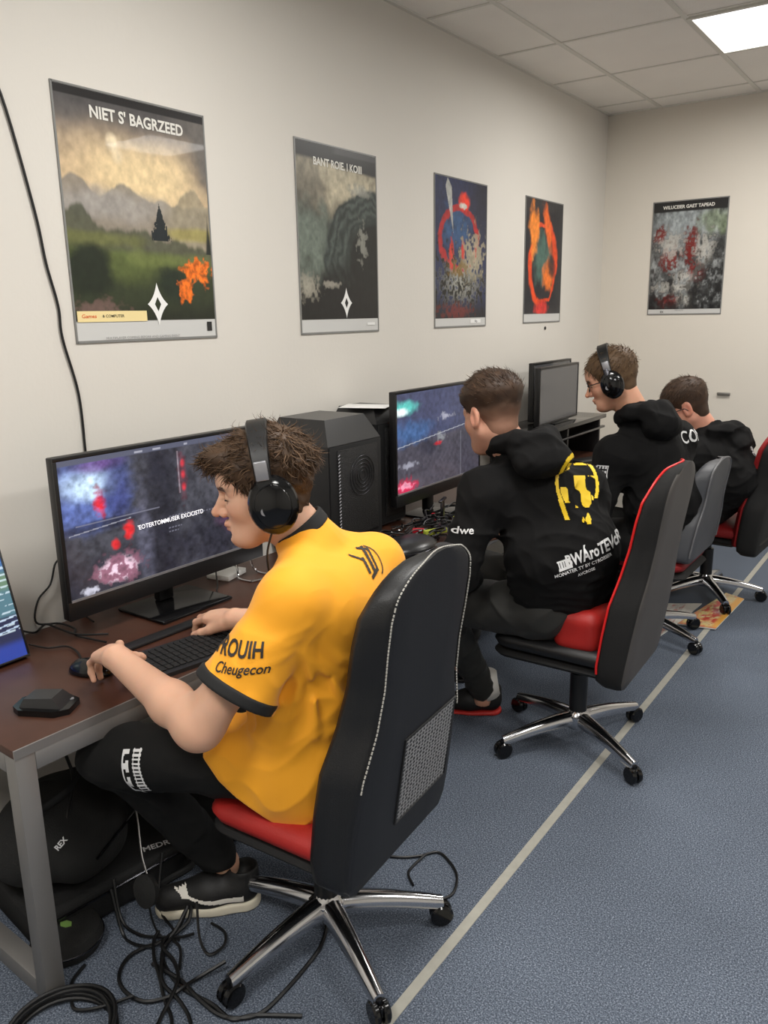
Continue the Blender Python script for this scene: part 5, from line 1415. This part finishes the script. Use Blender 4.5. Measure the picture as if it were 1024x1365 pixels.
print_on('leg_print', mask_grid(knee_print, .052, .125, 26, 62), bvP, (-1.555, 1.10, .565), (.93, .30, .18), (-.15, 0, 1), (.25, -1, .15), M_prt_w, tr1, .003)
shoe(root, (-1.487, 1.447), (-.22, -.20), 1.12, M_sole, M_shoe, stripe=True, swoosh_side=1)
shoe(root, (-1.70, 1.81), (-.9, .0), 1.0, M_sole, M_shoe, stripe=False)
def comb1(Q):
    c = np.zeros_like(Q); c[:, 0] = .9; c[:, 2] = .1
    sidem = ss(.06, .02, Q[:, 2])[:, None]*1.0
    c = c*(1-sidem)+np.array([-.5, 0, -.9])*sidem
    back = ss(-.04, -.08, Q[:, 0])[:, None]
    return c*(1-back)+np.array([-.1, 0, -1.0])*back
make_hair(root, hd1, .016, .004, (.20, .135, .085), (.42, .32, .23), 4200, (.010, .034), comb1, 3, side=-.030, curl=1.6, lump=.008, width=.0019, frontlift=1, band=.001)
w = hd1.w
headset('black over-ear gaming headset worn by the player in yellow, silver band joint', hd1, cup=.051, tiltx=.0, cx=-.020, lift=.006, wire=[w((-.01, .105, -.065)), w((.012, .100, -.12)), w((.02, .09, -.20)), w((.06, .05, -.30)), w((.12, -.02, -.42))], wide=.012)

# ---------------------------------------------------------------- player with the yellow emblem
hd2 = Head((-1.345, 2.565, 1.305), (-.90, .36, -.22), 1.12)
J2 = dict(F=(-.90, .42, 0), pel=(-1.12, 2.74, .60), neck=(-1.262, 2.60, 1.165), shL=(-1.325, 2.49, 1.035), shR=(-1.11, 2.86, 1.00),
          elL=(-1.375, 2.37, .765), wrL=(-1.43, 2.59, .675), elR=(-1.22, 3.02, .80), wrR=(-1.50, 2.98, .76),
          hipL=(-1.15, 2.62, .595), hipR=(-1.12, 2.86, .595), knL=(-1.55, 2.56, .57), knR=(-1.60, 2.98, .57), anL=(-1.49, 2.80, .115), anR=(-1.72, 3.02, .13))
h2L = Hand((-1.43, 2.59, .675), (-.75, .62, -.15), (.3, .2, .9), (.6, .75, 0), 1.05, curl=(.5, .7, .5))
h2R = Hand((-1.50, 2.98, .76), (-.97, -.2, -.08), (0, 0, 1), (.2, -.97, 0), 1.05, curl=(.3, .5, .4))
def buzz2(Q): return np.clip(ss(-.072, .02, Q[:, 2]-.0)*ss(.055, .03, Q[:, 0]-.25*np.clip(Q[:, 2], 0, 1))*ss(.055, .066, np.hypot(Q[:, 1], np.clip(Q[:, 0], -9, -.0)*.8)), 0, 1)*.55
root, org, Fh, Lh, shc, s, J, lo, hi = person('seated player in black hoodie with a round yellow emblem on the back', J2, hd2, 1.12, [h2L, h2R], None, None, None, h=.0045, skin=lin((.80, .60, .51)), hairc=(.24, .17, .12))
hoo, bvH = hoodie(root, J, hd2, 1.13, Fh, Lh, shc, 5, hunch=.065, width=1.40, hood=(.01, .01, .045))
def emblem(u, v):
    x = (u-.5)*2; y = (v-.5)*2; r = math.hypot(x*1.0, y-.12)
    if .80 < r < .93 and y > -.30: return True
    if y <= -.30 and abs(abs(x)-(.62+.55*(y+.62)*.9)) < .09 and y > -.88 and x < .1: return True
    n = math.sin(x*7.1+y*3)+math.sin(y*9.3-x*4)+math.sin((x+y)*6+1)
    if r < .78 and abs(x-.18) < .36 and -.55 < y < .35 and n > -.35: return True
    if r < .76 and abs(x-.30) < .25 and y > .66: return True
    if r < .78 and abs(x+.42) < .18 and .25 < y < .70 and n > .0: return True
    if r < .78 and abs(x+.55) < .2 and -.4 < y < .02 and n > .4: return True
    if r < .80 and abs(x-.68) < .12 and -.35 < y < .35 and n > .2: return True
    if math.hypot((x-.30)/1.3, y+.88) < .13+.05*math.sin(x*22): return True
    return False
B = -Fh; Rr = -Lh
cB = V3((-1.122, 2.79, 1.025))
bk = dict(X=tuple(-Lh), N=tuple(B+V3((0, 0, .25))))
print_on('emblem_print', mask_grid(emblem, .185, .25, 70, 80), bvH, cB, (.86, .50, 0), (0, 0, 1), (.50, -.86, .2), M_prt_y, hoo, back=.5)
p = V3((-1.095, 2.82, .822)); TX = V3((.80, .47, .30)); TY = V3((-.24, -.14, .95))
bN = V3((.50, -.86, .1))
print_on('back_lettering', text_mesh('BWÁroTEVcRA', .058, .03, sx=.66), bvH, p+TX*.03, TX, TY, bN, M_prt_w, hoo, back=.5)
print_on('back_lettering', mask_grid(lambda u, v: not (.25 < v < .8 and math.sin(u*40) > .6), .05, .036, 20, 12), bvH, p-TX*.105+V3((0, 0, -.003)), TX, TY, bN, M_prt_w, hoo, back=.5)
print_on('back_lettering', text_mesh('MONATER TY BY CTROSSER', .017, .014, sx=1.0), bvH, p-TX*.03+V3((0, 0, -.036)), TX, TY, bN, M_prt_w, hoo, back=.5)
print_on('back_lettering', text_mesh('AVCROSE', .015, .012, sx=1.0), bvH, p-TX*.02+V3((0, 0, -.060)), TX, TY, bN, M_prt_w, hoo, back=.5)
print_on('sleeve_lettering', text_mesh('dwe', .035, .015, shear=.2), bvH, (-1.34, 2.36, .93), (.55, .75, .05), (0, 0, 1), (.75, -.65, .1), M_prt_w, hoo)
tr, _ = trousers(root, J, 1.10, M_olive, Fh, Lh, 8, r=(.098, .078, .064, .050), cuff=.02)
shoe(root, (-1.43, 2.865), (-.40, -.21), 1.08, M_rsole, M_shoe, stripe=False, st=.019)
sk = MB().tube([(-1.485, 2.81, .19), (-1.482, 2.815, .13), (-1.475, 2.825, .085)], [.049, .052, .05], 18)
mk('sock', sk.v, sk.f, M_sock, root, world=True)
shoe(root, (-1.69, 3.04), (-.9, .1), 1.05, M_shoe, M_shoe, stripe=False, st=.016)
def comb2(Q):
    c = np.zeros_like(Q); c[:, 0] = .7; c[:, 2] = .5; c[:, 1] = .2
    m = ss(.05, .0, Q[:, 2])[:, None]; return c*(1-m)+np.array([-.3, 0, -1.0])*m
make_hair(root, hd2, .022, .0012, (.17, .115, .08), (.34, .25, .18), 2600, (.003, .022), comb2, 6, side=-.012, curl=.4, lump=.0015, width=.0016, fade=lin((.62, .46, .38)))

# ---------------------------------------------------------------- player with headset and glasses
hd3 = Head((-1.325, 3.705, 1.345), (-.93, -.22, -.33), 1.12)
J3 = dict(F=(-.97, .2, 0), pel=(-1.12, 3.90, .58), neck=(-1.21, 3.745, 1.185), shL=(-1.25, 3.61, 1.01), shR=(-1.09, 3.96, 1.045),
          elL=(-1.32, 3.54, .74), wrL=(-1.58, 3.70, .765), elR=(-1.2, 4.10, .80), wrR=(-1.52, 4.1, .77),
          hipL=(-1.14, 3.79, .575), hipR=(-1.12, 4.01, .575), knL=(-1.56, 3.76, .56), knR=(-1.57, 4.06, .56), anL=(-1.55, 3.8, .11), anR=(-1.6, 4.1, .11))
h3L = Hand((-1.58, 3.70, .765), (-.98, .1, -.1), (0, 0, 1), (.1, .98, 0), 1.05)
h3R = Hand((-1.52, 4.1, .77), (-.98, -.1, -.1), (0, 0, 1), (.1, -.98, 0), 1.05)
root, org, Fh, Lh, shc, s, J, lo, hi = person('seated player in black hoodie wearing headset and glasses, third from the camera', J3, hd3, 1.12, [h3L, h3R], None, None, None, h=.005, skin=lin((.84, .63, .52)), hairc=(.35, .26, .18))
hoo, bvH = hoodie(root, J, hd3, 1.12, Fh, Lh, shc, 9, hunch=.06, hood=(.01, 0, .01))
print_on('back_lettering', text_mesh('CON', .085, .012, sx=.85), bvH, V3((-1.10, 3.95, 1.045)), -Lh, (0, 0, 1), -Fh+V3((0, 0, .3)), M_prt_w, hoo)
print_on('sleeve_badge', mask_grid(lambda u, v: (u < .05 or u > .95 or v < .07 or v > .93 or (abs((v*3) % 1-.5) < .3 and math.sin(u*44) > -.2)), .075, .06, 44, 30), bvH, (-1.29, 3.50, .95), (.75, .60, -.12), (0.1, 0, 1), (.72, -.68, .1), M_prt_w, hoo)
trousers(root, J, 1.08, M_trk, Fh, Lh, 12, h=.007)
for hx in ((-1.5, 3.8), (-1.55, 4.1)): shoe(root, hx, (-1, 0), 1.05, M_sole, M_shoe, stripe=False)
def comb3(Q):
    c = np.zeros_like(Q); c[:, 0] = .6; c[:, 1] = .5*np.sign(Q[:, 1]); c[:, 2] = -.3
    m = ss(.06, .0, Q[:, 2])[:, None]; return c*(1-m)+np.array([.0, 0, -1.0])*m
make_hair(root, hd3, .014, .006, (.30, .22, .15), (.50, .40, .29), 1600, (.014, .026), comb3, 9, side=-.028, curl=.3, lump=.002, width=.0018, h=.0045)
headset('black headset on the brown haired player with glasses', hd3, cup=.046, tiltx=.004, lift=.004)
def glasses(label, hd, m):
    o = hd.w((.09, 0, 0)); t = empty('glasses', tuple(o)); tag(t, label, 'glasses')
    for sd in (-1, 1):
        ring = [(.094-.010*abs(math.cos(a))*(1 if sd*math.cos(a) > 0 else 0), sd*.031+.024*math.cos(a), -.002+.018*math.sin(a)) for a in np.linspace(0, 2*math.pi, 21)]
        mb = MB().tube([hd.w(p)-o for p in ring], .0022, 6, cap=False); mb.out('lens_rim', m, t)
        mb = MB().tube([hd.w(p)-o for p in ((.086, sd*.056, .004), (.05, sd*.076, .006), (.0, sd*.082, .004), (-.012, sd*.082, -.01))], .0022, 6); mb.out('temple_arm', m, t)
    MB().tube([hd.w(p)-o for p in ((.096, -.008, .002), (.099, 0, .005), (.096, .008, .002))], .0018, 6).out('bridge', m, t)
    return t
glasses('dark framed glasses on the player with headset, third from the camera', hd3, M_black)

# ---------------------------------------------------------------- last player
hd4 = Head((-1.215, 4.565, 1.135), (-.88, -.25, -.42), 1.22)
J4 = dict(F=(-.97, -.15, 0), pel=(-1.07, 4.68, .62), neck=(-1.10, 4.62, 1.005), shL=(-1.16, 4.45, .88), shR=(-1.00, 4.83, .93),
          elL=(-1.24, 4.38, .68), wrL=(-1.5, 4.52, .765), elR=(-1.2, 4.98, .76), wrR=(-1.5, 4.9, .77),
          hipL=(-1.09, 4.58, .59), hipR=(-1.09, 4.80, .59), knL=(-1.40, 4.56, .585), knR=(-1.42, 4.9, .585), anL=(-1.5, 4.6, .11), anR=(-1.5, 4.95, .11))
h4L = Hand((-1.5, 4.52, .765), (-.98, .1, -.1), (0, 0, 1), (.1, .98, 0), 1.1)
h4R = Hand((-1.5, 4.9, .77), (-.98, -.1, -.1), (0, 0, 1), (.1, -.98, 0), 1.1)
root, org, Fh, Lh, shc, s, J, lo, hi = person('player in black hoodie bending deep over the desk beside the end wall', J4, hd4, 1.16, [h4L, h4R], None, None, None, h=.0055, skin=lin((.83, .60, .51)), hairc=(.26, .18, .13))
hoo, bvH = hoodie(root, J, hd4, 1.16, Fh, Lh, shc, 14, hunch=.10, hood=(.02, .01, -.005))
print_on('back_lettering', text_mesh('GOMERSIDE', .052, .015), bvH, lerp(J['pel'], shc, .62)-Fh*.2, (-.25, -.2, -.9), (.3, -.9, .2), (.9, -.35, .3), M_prt_w, hoo)
print_on('sleeve_lettering', text_mesh('DEMON', .06, .02, sx=.9), bvH, (-1.12, 4.42, .66), (.1, .1, -1), (.8, .3, 0), (.5, -.85, 0), M_prt_w, hoo)
trousers(root, J, 1.12, M_trk, Fh, Lh, 15, h=.007)
for hx in ((-1.45, 4.6), (-1.45, 4.95)): shoe(root, hx, (-1, 0), 1.05, M_sole, M_shoe, stripe=False)
make_hair(root, hd4, .014, .002, (.20, .14, .10), (.36, .27, .20), 1500, (.008, .022), comb3, 19, side=-.015, curl=.3, lump=.002, width=.0018, h=.0045)
glasses('thin dark glasses on the player bending over by the end wall', hd4, M_black)

# ================================================================== BELOW THE DESK
M_bag = mat('bag_fabric', (0.075, 0.075, 0.072), .85, bump=.3, bscale=250, var=.2, vscale=20)
M_bagd = mat('case_fabric', (0.045, 0.045, 0.047), .8, bump=.2, bscale=200)
t = empty('equipment_case', (-2.03, 1.36, 0), math.radians(-8)); tag(t, 'low flat black equipment case on the carpet under the first desk', 'case')
def slab(P): 
    q = np.abs(P-np.array([0, 0, .055], dtype=np.float32))-np.array([.24, .36, .035], dtype=np.float32)
    return np.linalg.norm(np.maximum(q, 0), axis=1)+np.minimum(q.max(1), 0)-.018-.003*wav(P, 20, 2)
V, F = mesh_sdf(slab, (-.3, -.42, -.0), (.3, .42, .13), .009); mk('case_body', V, F, M_bagd, t)
MB().tube([(.262, -.37, .085), (.262, .37, .085)], .004, 6).out('zip', M_dchrome, t)
MB().tube(spline([(.26, -.09, .06), (.31, -.07, .06), (.315, 0, .06), (.31, .07, .06), (.26, .09, .06)], 5), .010, 8).out('carry_handle', M_bagd, t)
v, f = place2d(text_mesh('MEDREX', .034, .02, sx=.9), (.22, .03, .111), (.3, .95, 0), (-.95, .3, 0)); mk('lettering', v, f, M_prt_w, t, smooth=False)
# backpack slumped on the case
t = empty('backpack', (-2.02, 1.16, .105), math.radians(25)); tag(t, 'slumped black backpack lying on the flat case under the desk', 'backpack')
def bp(P):
    d = ell(P, (0, 0, .11), (.17, .23, .12)); d = smin(d, ell(P, (.12, -.02, .08), (.08, .15, .085)), .03)
    d = smax(d, .0-P[:, 2], .02)
    for y in (-.10, .03, .14): d = d-ridge(P, [(-.05, y, .22), (.08, y+.02, .17), (.17, y-.02, .06)], .012, .009)
    return d-.006*wav(P, 26, 5, 1.5)
V, F = mesh_sdf(bp, (-.25, -.3, -.02), (.28, .3, .3), .008); mk('bag_body', V, F, M_bag, t)
MB().tube(spline([(.0, -.15, .215), (.07, -.05, .25), (.05, .06, .25), (.0, .15, .215)], 6), .012, 8, flat=.4).out('shoulder_strap', M_bagd, t)
MB().tube(spline([(.19, -.12, .10), (.205, 0, .12), (.19, .11, .10)], 6), .004, 6).out('zip', M_dchrome, t)
v, f = place2d(text_mesh('REX', .022, .03, sx=.9), (.12, -.17, .175), (.5, .6, .6), (-.6, -.2, .75)); mk('lettering', v, f, M_prt_w, t, smooth=False)
t = empty('duffel_bag', (-2.14, 2.12, 0), math.radians(-3)); tag(t, 'long black duffel bag at the wall under the first desk, behind the case', 'bag')
def df(P):
    d = cap(P, (0, -.22, .17), (0, .22, .17), .15, .15); d = smax(d, .0-P[:, 2], .03)
    return d-.006*wav(P, 22, 8, 1.5)
V, F = mesh_sdf(df, (-.22, -.45, -.02), (.22, .45, .36), .010); mk('bag_body', V, F, M_bagd, t)
MB().tube(spline([(.08, -.14, .30), (.14, -.08, .34), (.14, .08, .34), (.08, .14, .30)], 5), .010, 8, flat=.5).out('carry_strap', M_bag, t)
MB().tube([(0, -.3, .318), (0, .3, .318)], .004, 6).out('zip', M_dchrome, t)
# round speaker pod with green mark
t = empty('round_pod', (-1.80, 1.02, .0), 0); tag(t, 'round black earphone pouch with a green mark beside the desk leg', 'pouch')
MB().lathe([(.03, .0), (.085, .006), (.095, .03), (.085, .058), (.06, .068), (.02, .070)], 28).out('pouch_shell', M_bag, t)
MB().tube([(.093*math.cos(a), .093*math.sin(a), .033) for a in np.linspace(0, 2*math.pi, 33)], .003, 6, cap=False).out('zip', M_dchrome, t)
MB().prism([(-.018, -.006), (-.006, -.013), (.010, -.008), (.018, .004), (.006, .013), (-.010, .008)], .068, .0725).out('green_mark', mat('green_mark', (0.45, 0.58, 0.30), .5), t)
t = empty('headphones', (-1.66, 1.20, 0)); tag(t, 'black headphones with thin grey band hanging in front of the flat case', 'headphones')
MB().tube(spline([(-.10, .04, .36), (-.075, .03, .30), (-.03, .0, .22), (.02, -.02, .17)], 6), .0032, 8, flat=.6).out('grey_band', mat('grey_metal', (0.50, 0.49, 0.48), .35, .7), t)
MB().lathe([(.03, 0), (.042, .004), (.045, .02), (.03, .03)], 20, Matrix.Translation((.02, -.02, .145)) @ Matrix.Rotation(1.3, 4, 'X')).out('ear_cup', M_bag, t)
MB().tube(spline([(.02, -.03, .13), (.03, -.03, .06), (.05, -.02, .008), (.10, 0, .006)], 6), .003, 6).out('cord', M_cable, t)

# leads on the carpet
FC = 'leads on the carpet below the first desk'
def fcab(pts, r, label): return cable(pts, r, label, None, 'cable', FC, 6)
fcab([(-1.12, 1.20, .006), (-1.217, 1.137, .006), (-1.256, 1.097, .006), (-1.329, 1.101, .006), (-1.421, 1.094, .006), (-1.509, 1.112, .006), (-1.557, 1.141, .008), (-1.58, 1.19, .012), (-1.583, 1.255, .02), (-1.62, 1.30, .05)], .0055, 'black lead snaking from the shoe towards the front castor of the nearest chair')
fcab([(-1.38, 1.20, .03), (-1.417, 1.132, .01), (-1.419, 1.093, .016), (-1.433, 1.056, .008), (-1.467, 1.014, .008), (-1.519, 1.002, .008), (-1.576, 1.015, .008), (-1.612, 1.05, .008), (-1.625, 1.093, .008), (-1.611, 1.139, .008), (-1.582, 1.192, .016), (-1.60, 1.26, .04)], .0052, 'black lead lying in one wide round loop on the carpet near the desk leg')
fcab([(-1.789, 1.17, .12), (-1.741, 1.15, .02), (-1.665, 1.149, .01), (-1.612, 1.174, .01), (-1.565, 1.204, .01), (-1.532, 1.228, .02)], .0045, 'short black lead curving from the flat case to the tangle')
fcab([(-1.76, 1.14, .12), (-1.715, 1.13, .008), (-1.658, 1.119, .008), (-1.604, 1.133, .014), (-1.581, 1.165, .022)], .0045, 'second short black lead below the first, leaving the flat case')
fcab([(-1.62, 1.18, .02), (-1.605, 1.151, .018), (-1.556, 1.111, .018), (-1.499, 1.08, .016), (-1.439, 1.045, .006), (-1.371, 1.011, .006), (-1.33, .96, .006)], .005, 'black lead running straight out of the tangle towards the camera, on the left')
fcab([(-1.57, 1.18, .02), (-1.555, 1.139, .022), (-1.504, 1.092, .02), (-1.467, 1.069, .014), (-1.399, 1.059, .012), (-1.331, 1.034, .009), (-1.27, .98, .006)], .005, 'black lead running out of the tangle towards the camera, on the right')
fcab([(-1.542, 1.255, .10), (-1.50, 1.22, .03), (-1.45, 1.205, .012), (-1.44, 1.25, .012), (-1.475, 1.286, .012), (-1.53, 1.289, .012)], .004, 'thin black lead bent tightly under the sneaker')
fcab([(-1.55, 1.10, .012), (-1.448, 1.104, .012), (-1.369, 1.091, .012), (-1.294, 1.089, .006), (-1.244, 1.108, .006), (-1.208, 1.153, .006), (-1.205, 1.235, .006), (-1.212, 1.322, .006), (-1.225, 1.398, .006), (-1.259, 1.466, .006), (-1.295, 1.497, .006)], .0055, 'black lead sweeping in a big arc below the nearest chair')
fcab([(-1.33, 1.78, .006), (-1.297, 1.804, .006), (-1.247, 1.829, .006), (-1.205, 1.866, .006), (-1.169, 1.911, .006), (-1.115, 1.892, .006), (-1.062, 1.847, .006), (-1.034, 1.773, .006), (-1.06, 1.72, .006)], .0042, 'thin black lead curving round the right castor of the nearest chair')
fcab([(-1.15, 1.74, .005), (-1.191, 1.776, .005), (-1.198, 1.82, .005), (-1.19, 1.872, .013)], .0040, 'short thin lead branching behind the nearest chair')
fcab([(-1.742, 1.305, .14), (-1.69, 1.24, .03), (-1.60, 1.215, .008), (-1.566, 1.183, .02), (-1.521, 1.17, .02), (-1.48, 1.13, .006)], .004, 'thin lead crossing the tangle beside the sneaker sole')
fcab([(-1.70, 1.0, .006), (-1.68, .95, .006), (-1.644, .924, .006), (-1.60, .90, .006), (-1.55, .93, .012), (-1.50, 1.0, .018)], .0045, 'black lead passing right behind the metal desk foot')
fcab([(-1.62, 1.30, .06), (-1.60, 1.24, .012), (-1.57, 1.15, .026), (-1.50, 1.13, .022), (-1.44, 1.09, .022), (-1.40, 1.0, .006), (-1.36, .93, .006)], .005, 'black lead through the middle of the tangle to the lower edge')
fcab([(-2.34, 1.30, .66), (-2.1, 1.25, .40), (-1.98, 1.2, .35), (-1.90, 1.12, .30), (-1.87, 1.08, .15)], .005, 'black lead sagging down below the desk top')
t = empty('cable_coil', (-1.55, .83, 0)); tag(t, 'coiled thick black cable on the carpet at the lower left corner', 'cable')
for k in range(5):
    r = .118+.007*(k % 3); z = .008+.007*k
    pts = [(r*math.cos(a)*(1+.04*math.sin(a*2+k)), r*math.sin(a)*(1+.05*math.cos(a+k)), z+.004*math.sin(a*3+k)) for a in np.linspace(0, 2*math.pi, 37)]
    MB().tube(pts, .0055, 7, cap=False).out('coil_turn', M_cable, t)
MB().tube([(.11, .02, .004), (.13, .02, .05)], .005, 6).out('cable_tie', M_silver, t)

# ================================================================== MAGAZINES AND A DROPPED THING
def mag_fire(u, v):
    n2 = fbm(u, v*2, 6, 91); n3 = fbm(u, v*2, 16, 92, 3)
    C = np.zeros(u.shape+(3,)); C[:] = lin((0.86, 0.76, 0.56))
    C = mixc(C, (0.90, 0.60, 0.42), ss(.45, .65, n2)); C = mixc(C, (0.92, 0.86, 0.55), ss(.55, .7, n3)*.8)
    C = mixc(C, (0.80, 0.16, 0.16), (ss(.60, .68, fbm(u, v*2, 7, 95)))*(v < .75)*.9)
    C = mixc(C, (0.93, 0.68, 0.30), ss(.8, .95, u+.2*v))
    C = mixc(C, (0.75, 0.20, 0.16), ss(.07, .0, v)*.6)
    return C
def mag_page(u, v):
    n3 = fbm(u, v*2, 18, 97, 3)
    C = np.zeros(u.shape+(3,)); C[:] = lin((0.83, 0.81, 0.78))
    C = mixc(C, (0.45, 0.45, 0.44), ((np.sin(v*120) > .3) & (n3 > .5)).astype(float)*.6*(u < .6))
    C = mixc(C, (0.75, 0.45, 0.42), ss(.60, .70, fbm(u, v*2, 6, 98))*.8)
    C = mixc(C, (0.90, 0.88, 0.84), ss(.55, .6, u)*.9)
    return C
def sheet(name, label, quad, th, fn, group):
    """a printed booklet lying on the floor; quad = 4 floor corners, first near left"""
    q = [Vector(p) for p in quad]; c = sum(q, Vector())/4; c.z = q[0].z
    t = empty(name, tuple(c)); tag(t, label, 'magazine', group); lq = [p-c for p in q]
    mb = MB(); v = [Vector((p.x, p.y, 0)) for p in lq]+[Vector((p.x, p.y, th)) for p in lq]
    mb.add(v, [(3, 2, 1, 0), (4, 5, 6, 7), (0, 1, 5, 4), (1, 2, 6, 5), (2, 3, 7, 6), (3, 0, 4, 7)]); mb.out('pages', M_pwhite, t, smooth=False)
    n = 60; u, w = np.meshgrid(np.linspace(0, 1, n+1), np.linspace(0, 1, n+1))
    A = [np.array(p) for p in lq]
    P = (A[0]*((1-u)*(1-w))[..., None]+A[1]*(u*(1-w))[..., None]+A[2]*(u*w)[..., None]+A[3]*((1-u)*w)[..., None]); P[..., 2] = th+.0008
    C = np.clip(fn(u, w), 0, 1); idx = np.arange((n+1)**2).reshape(n+1, n+1)
    F = np.stack([idx[:-1, :-1], idx[:-1, 1:], idx[1:, 1:], idx[1:, :-1]], -1).reshape(-1, 4)
    mk('cover_print', P.reshape(-1, 3), F, M_print, t, smooth=False, col=C.reshape(-1, 3)); return t
sheet('magazine', 'orange and red patterned magazine lying on the carpet beside the strip', [(-1.09, 4.253, .006), (-.901, 4.286, .006), (-.877, 4.848, .006), (-.989, 4.90, .006)], .006, mag_fire, 'magazines on the carpet')
sheet('magazine', 'pale printed magazine half behind the chair with red piping', [(-1.123, 4.02, .001), (-1.095, 4.25, .001), (-1.065, 4.66, .001), (-1.24, 4.55, .001)], .004, mag_page, 'magazines on the carpet')
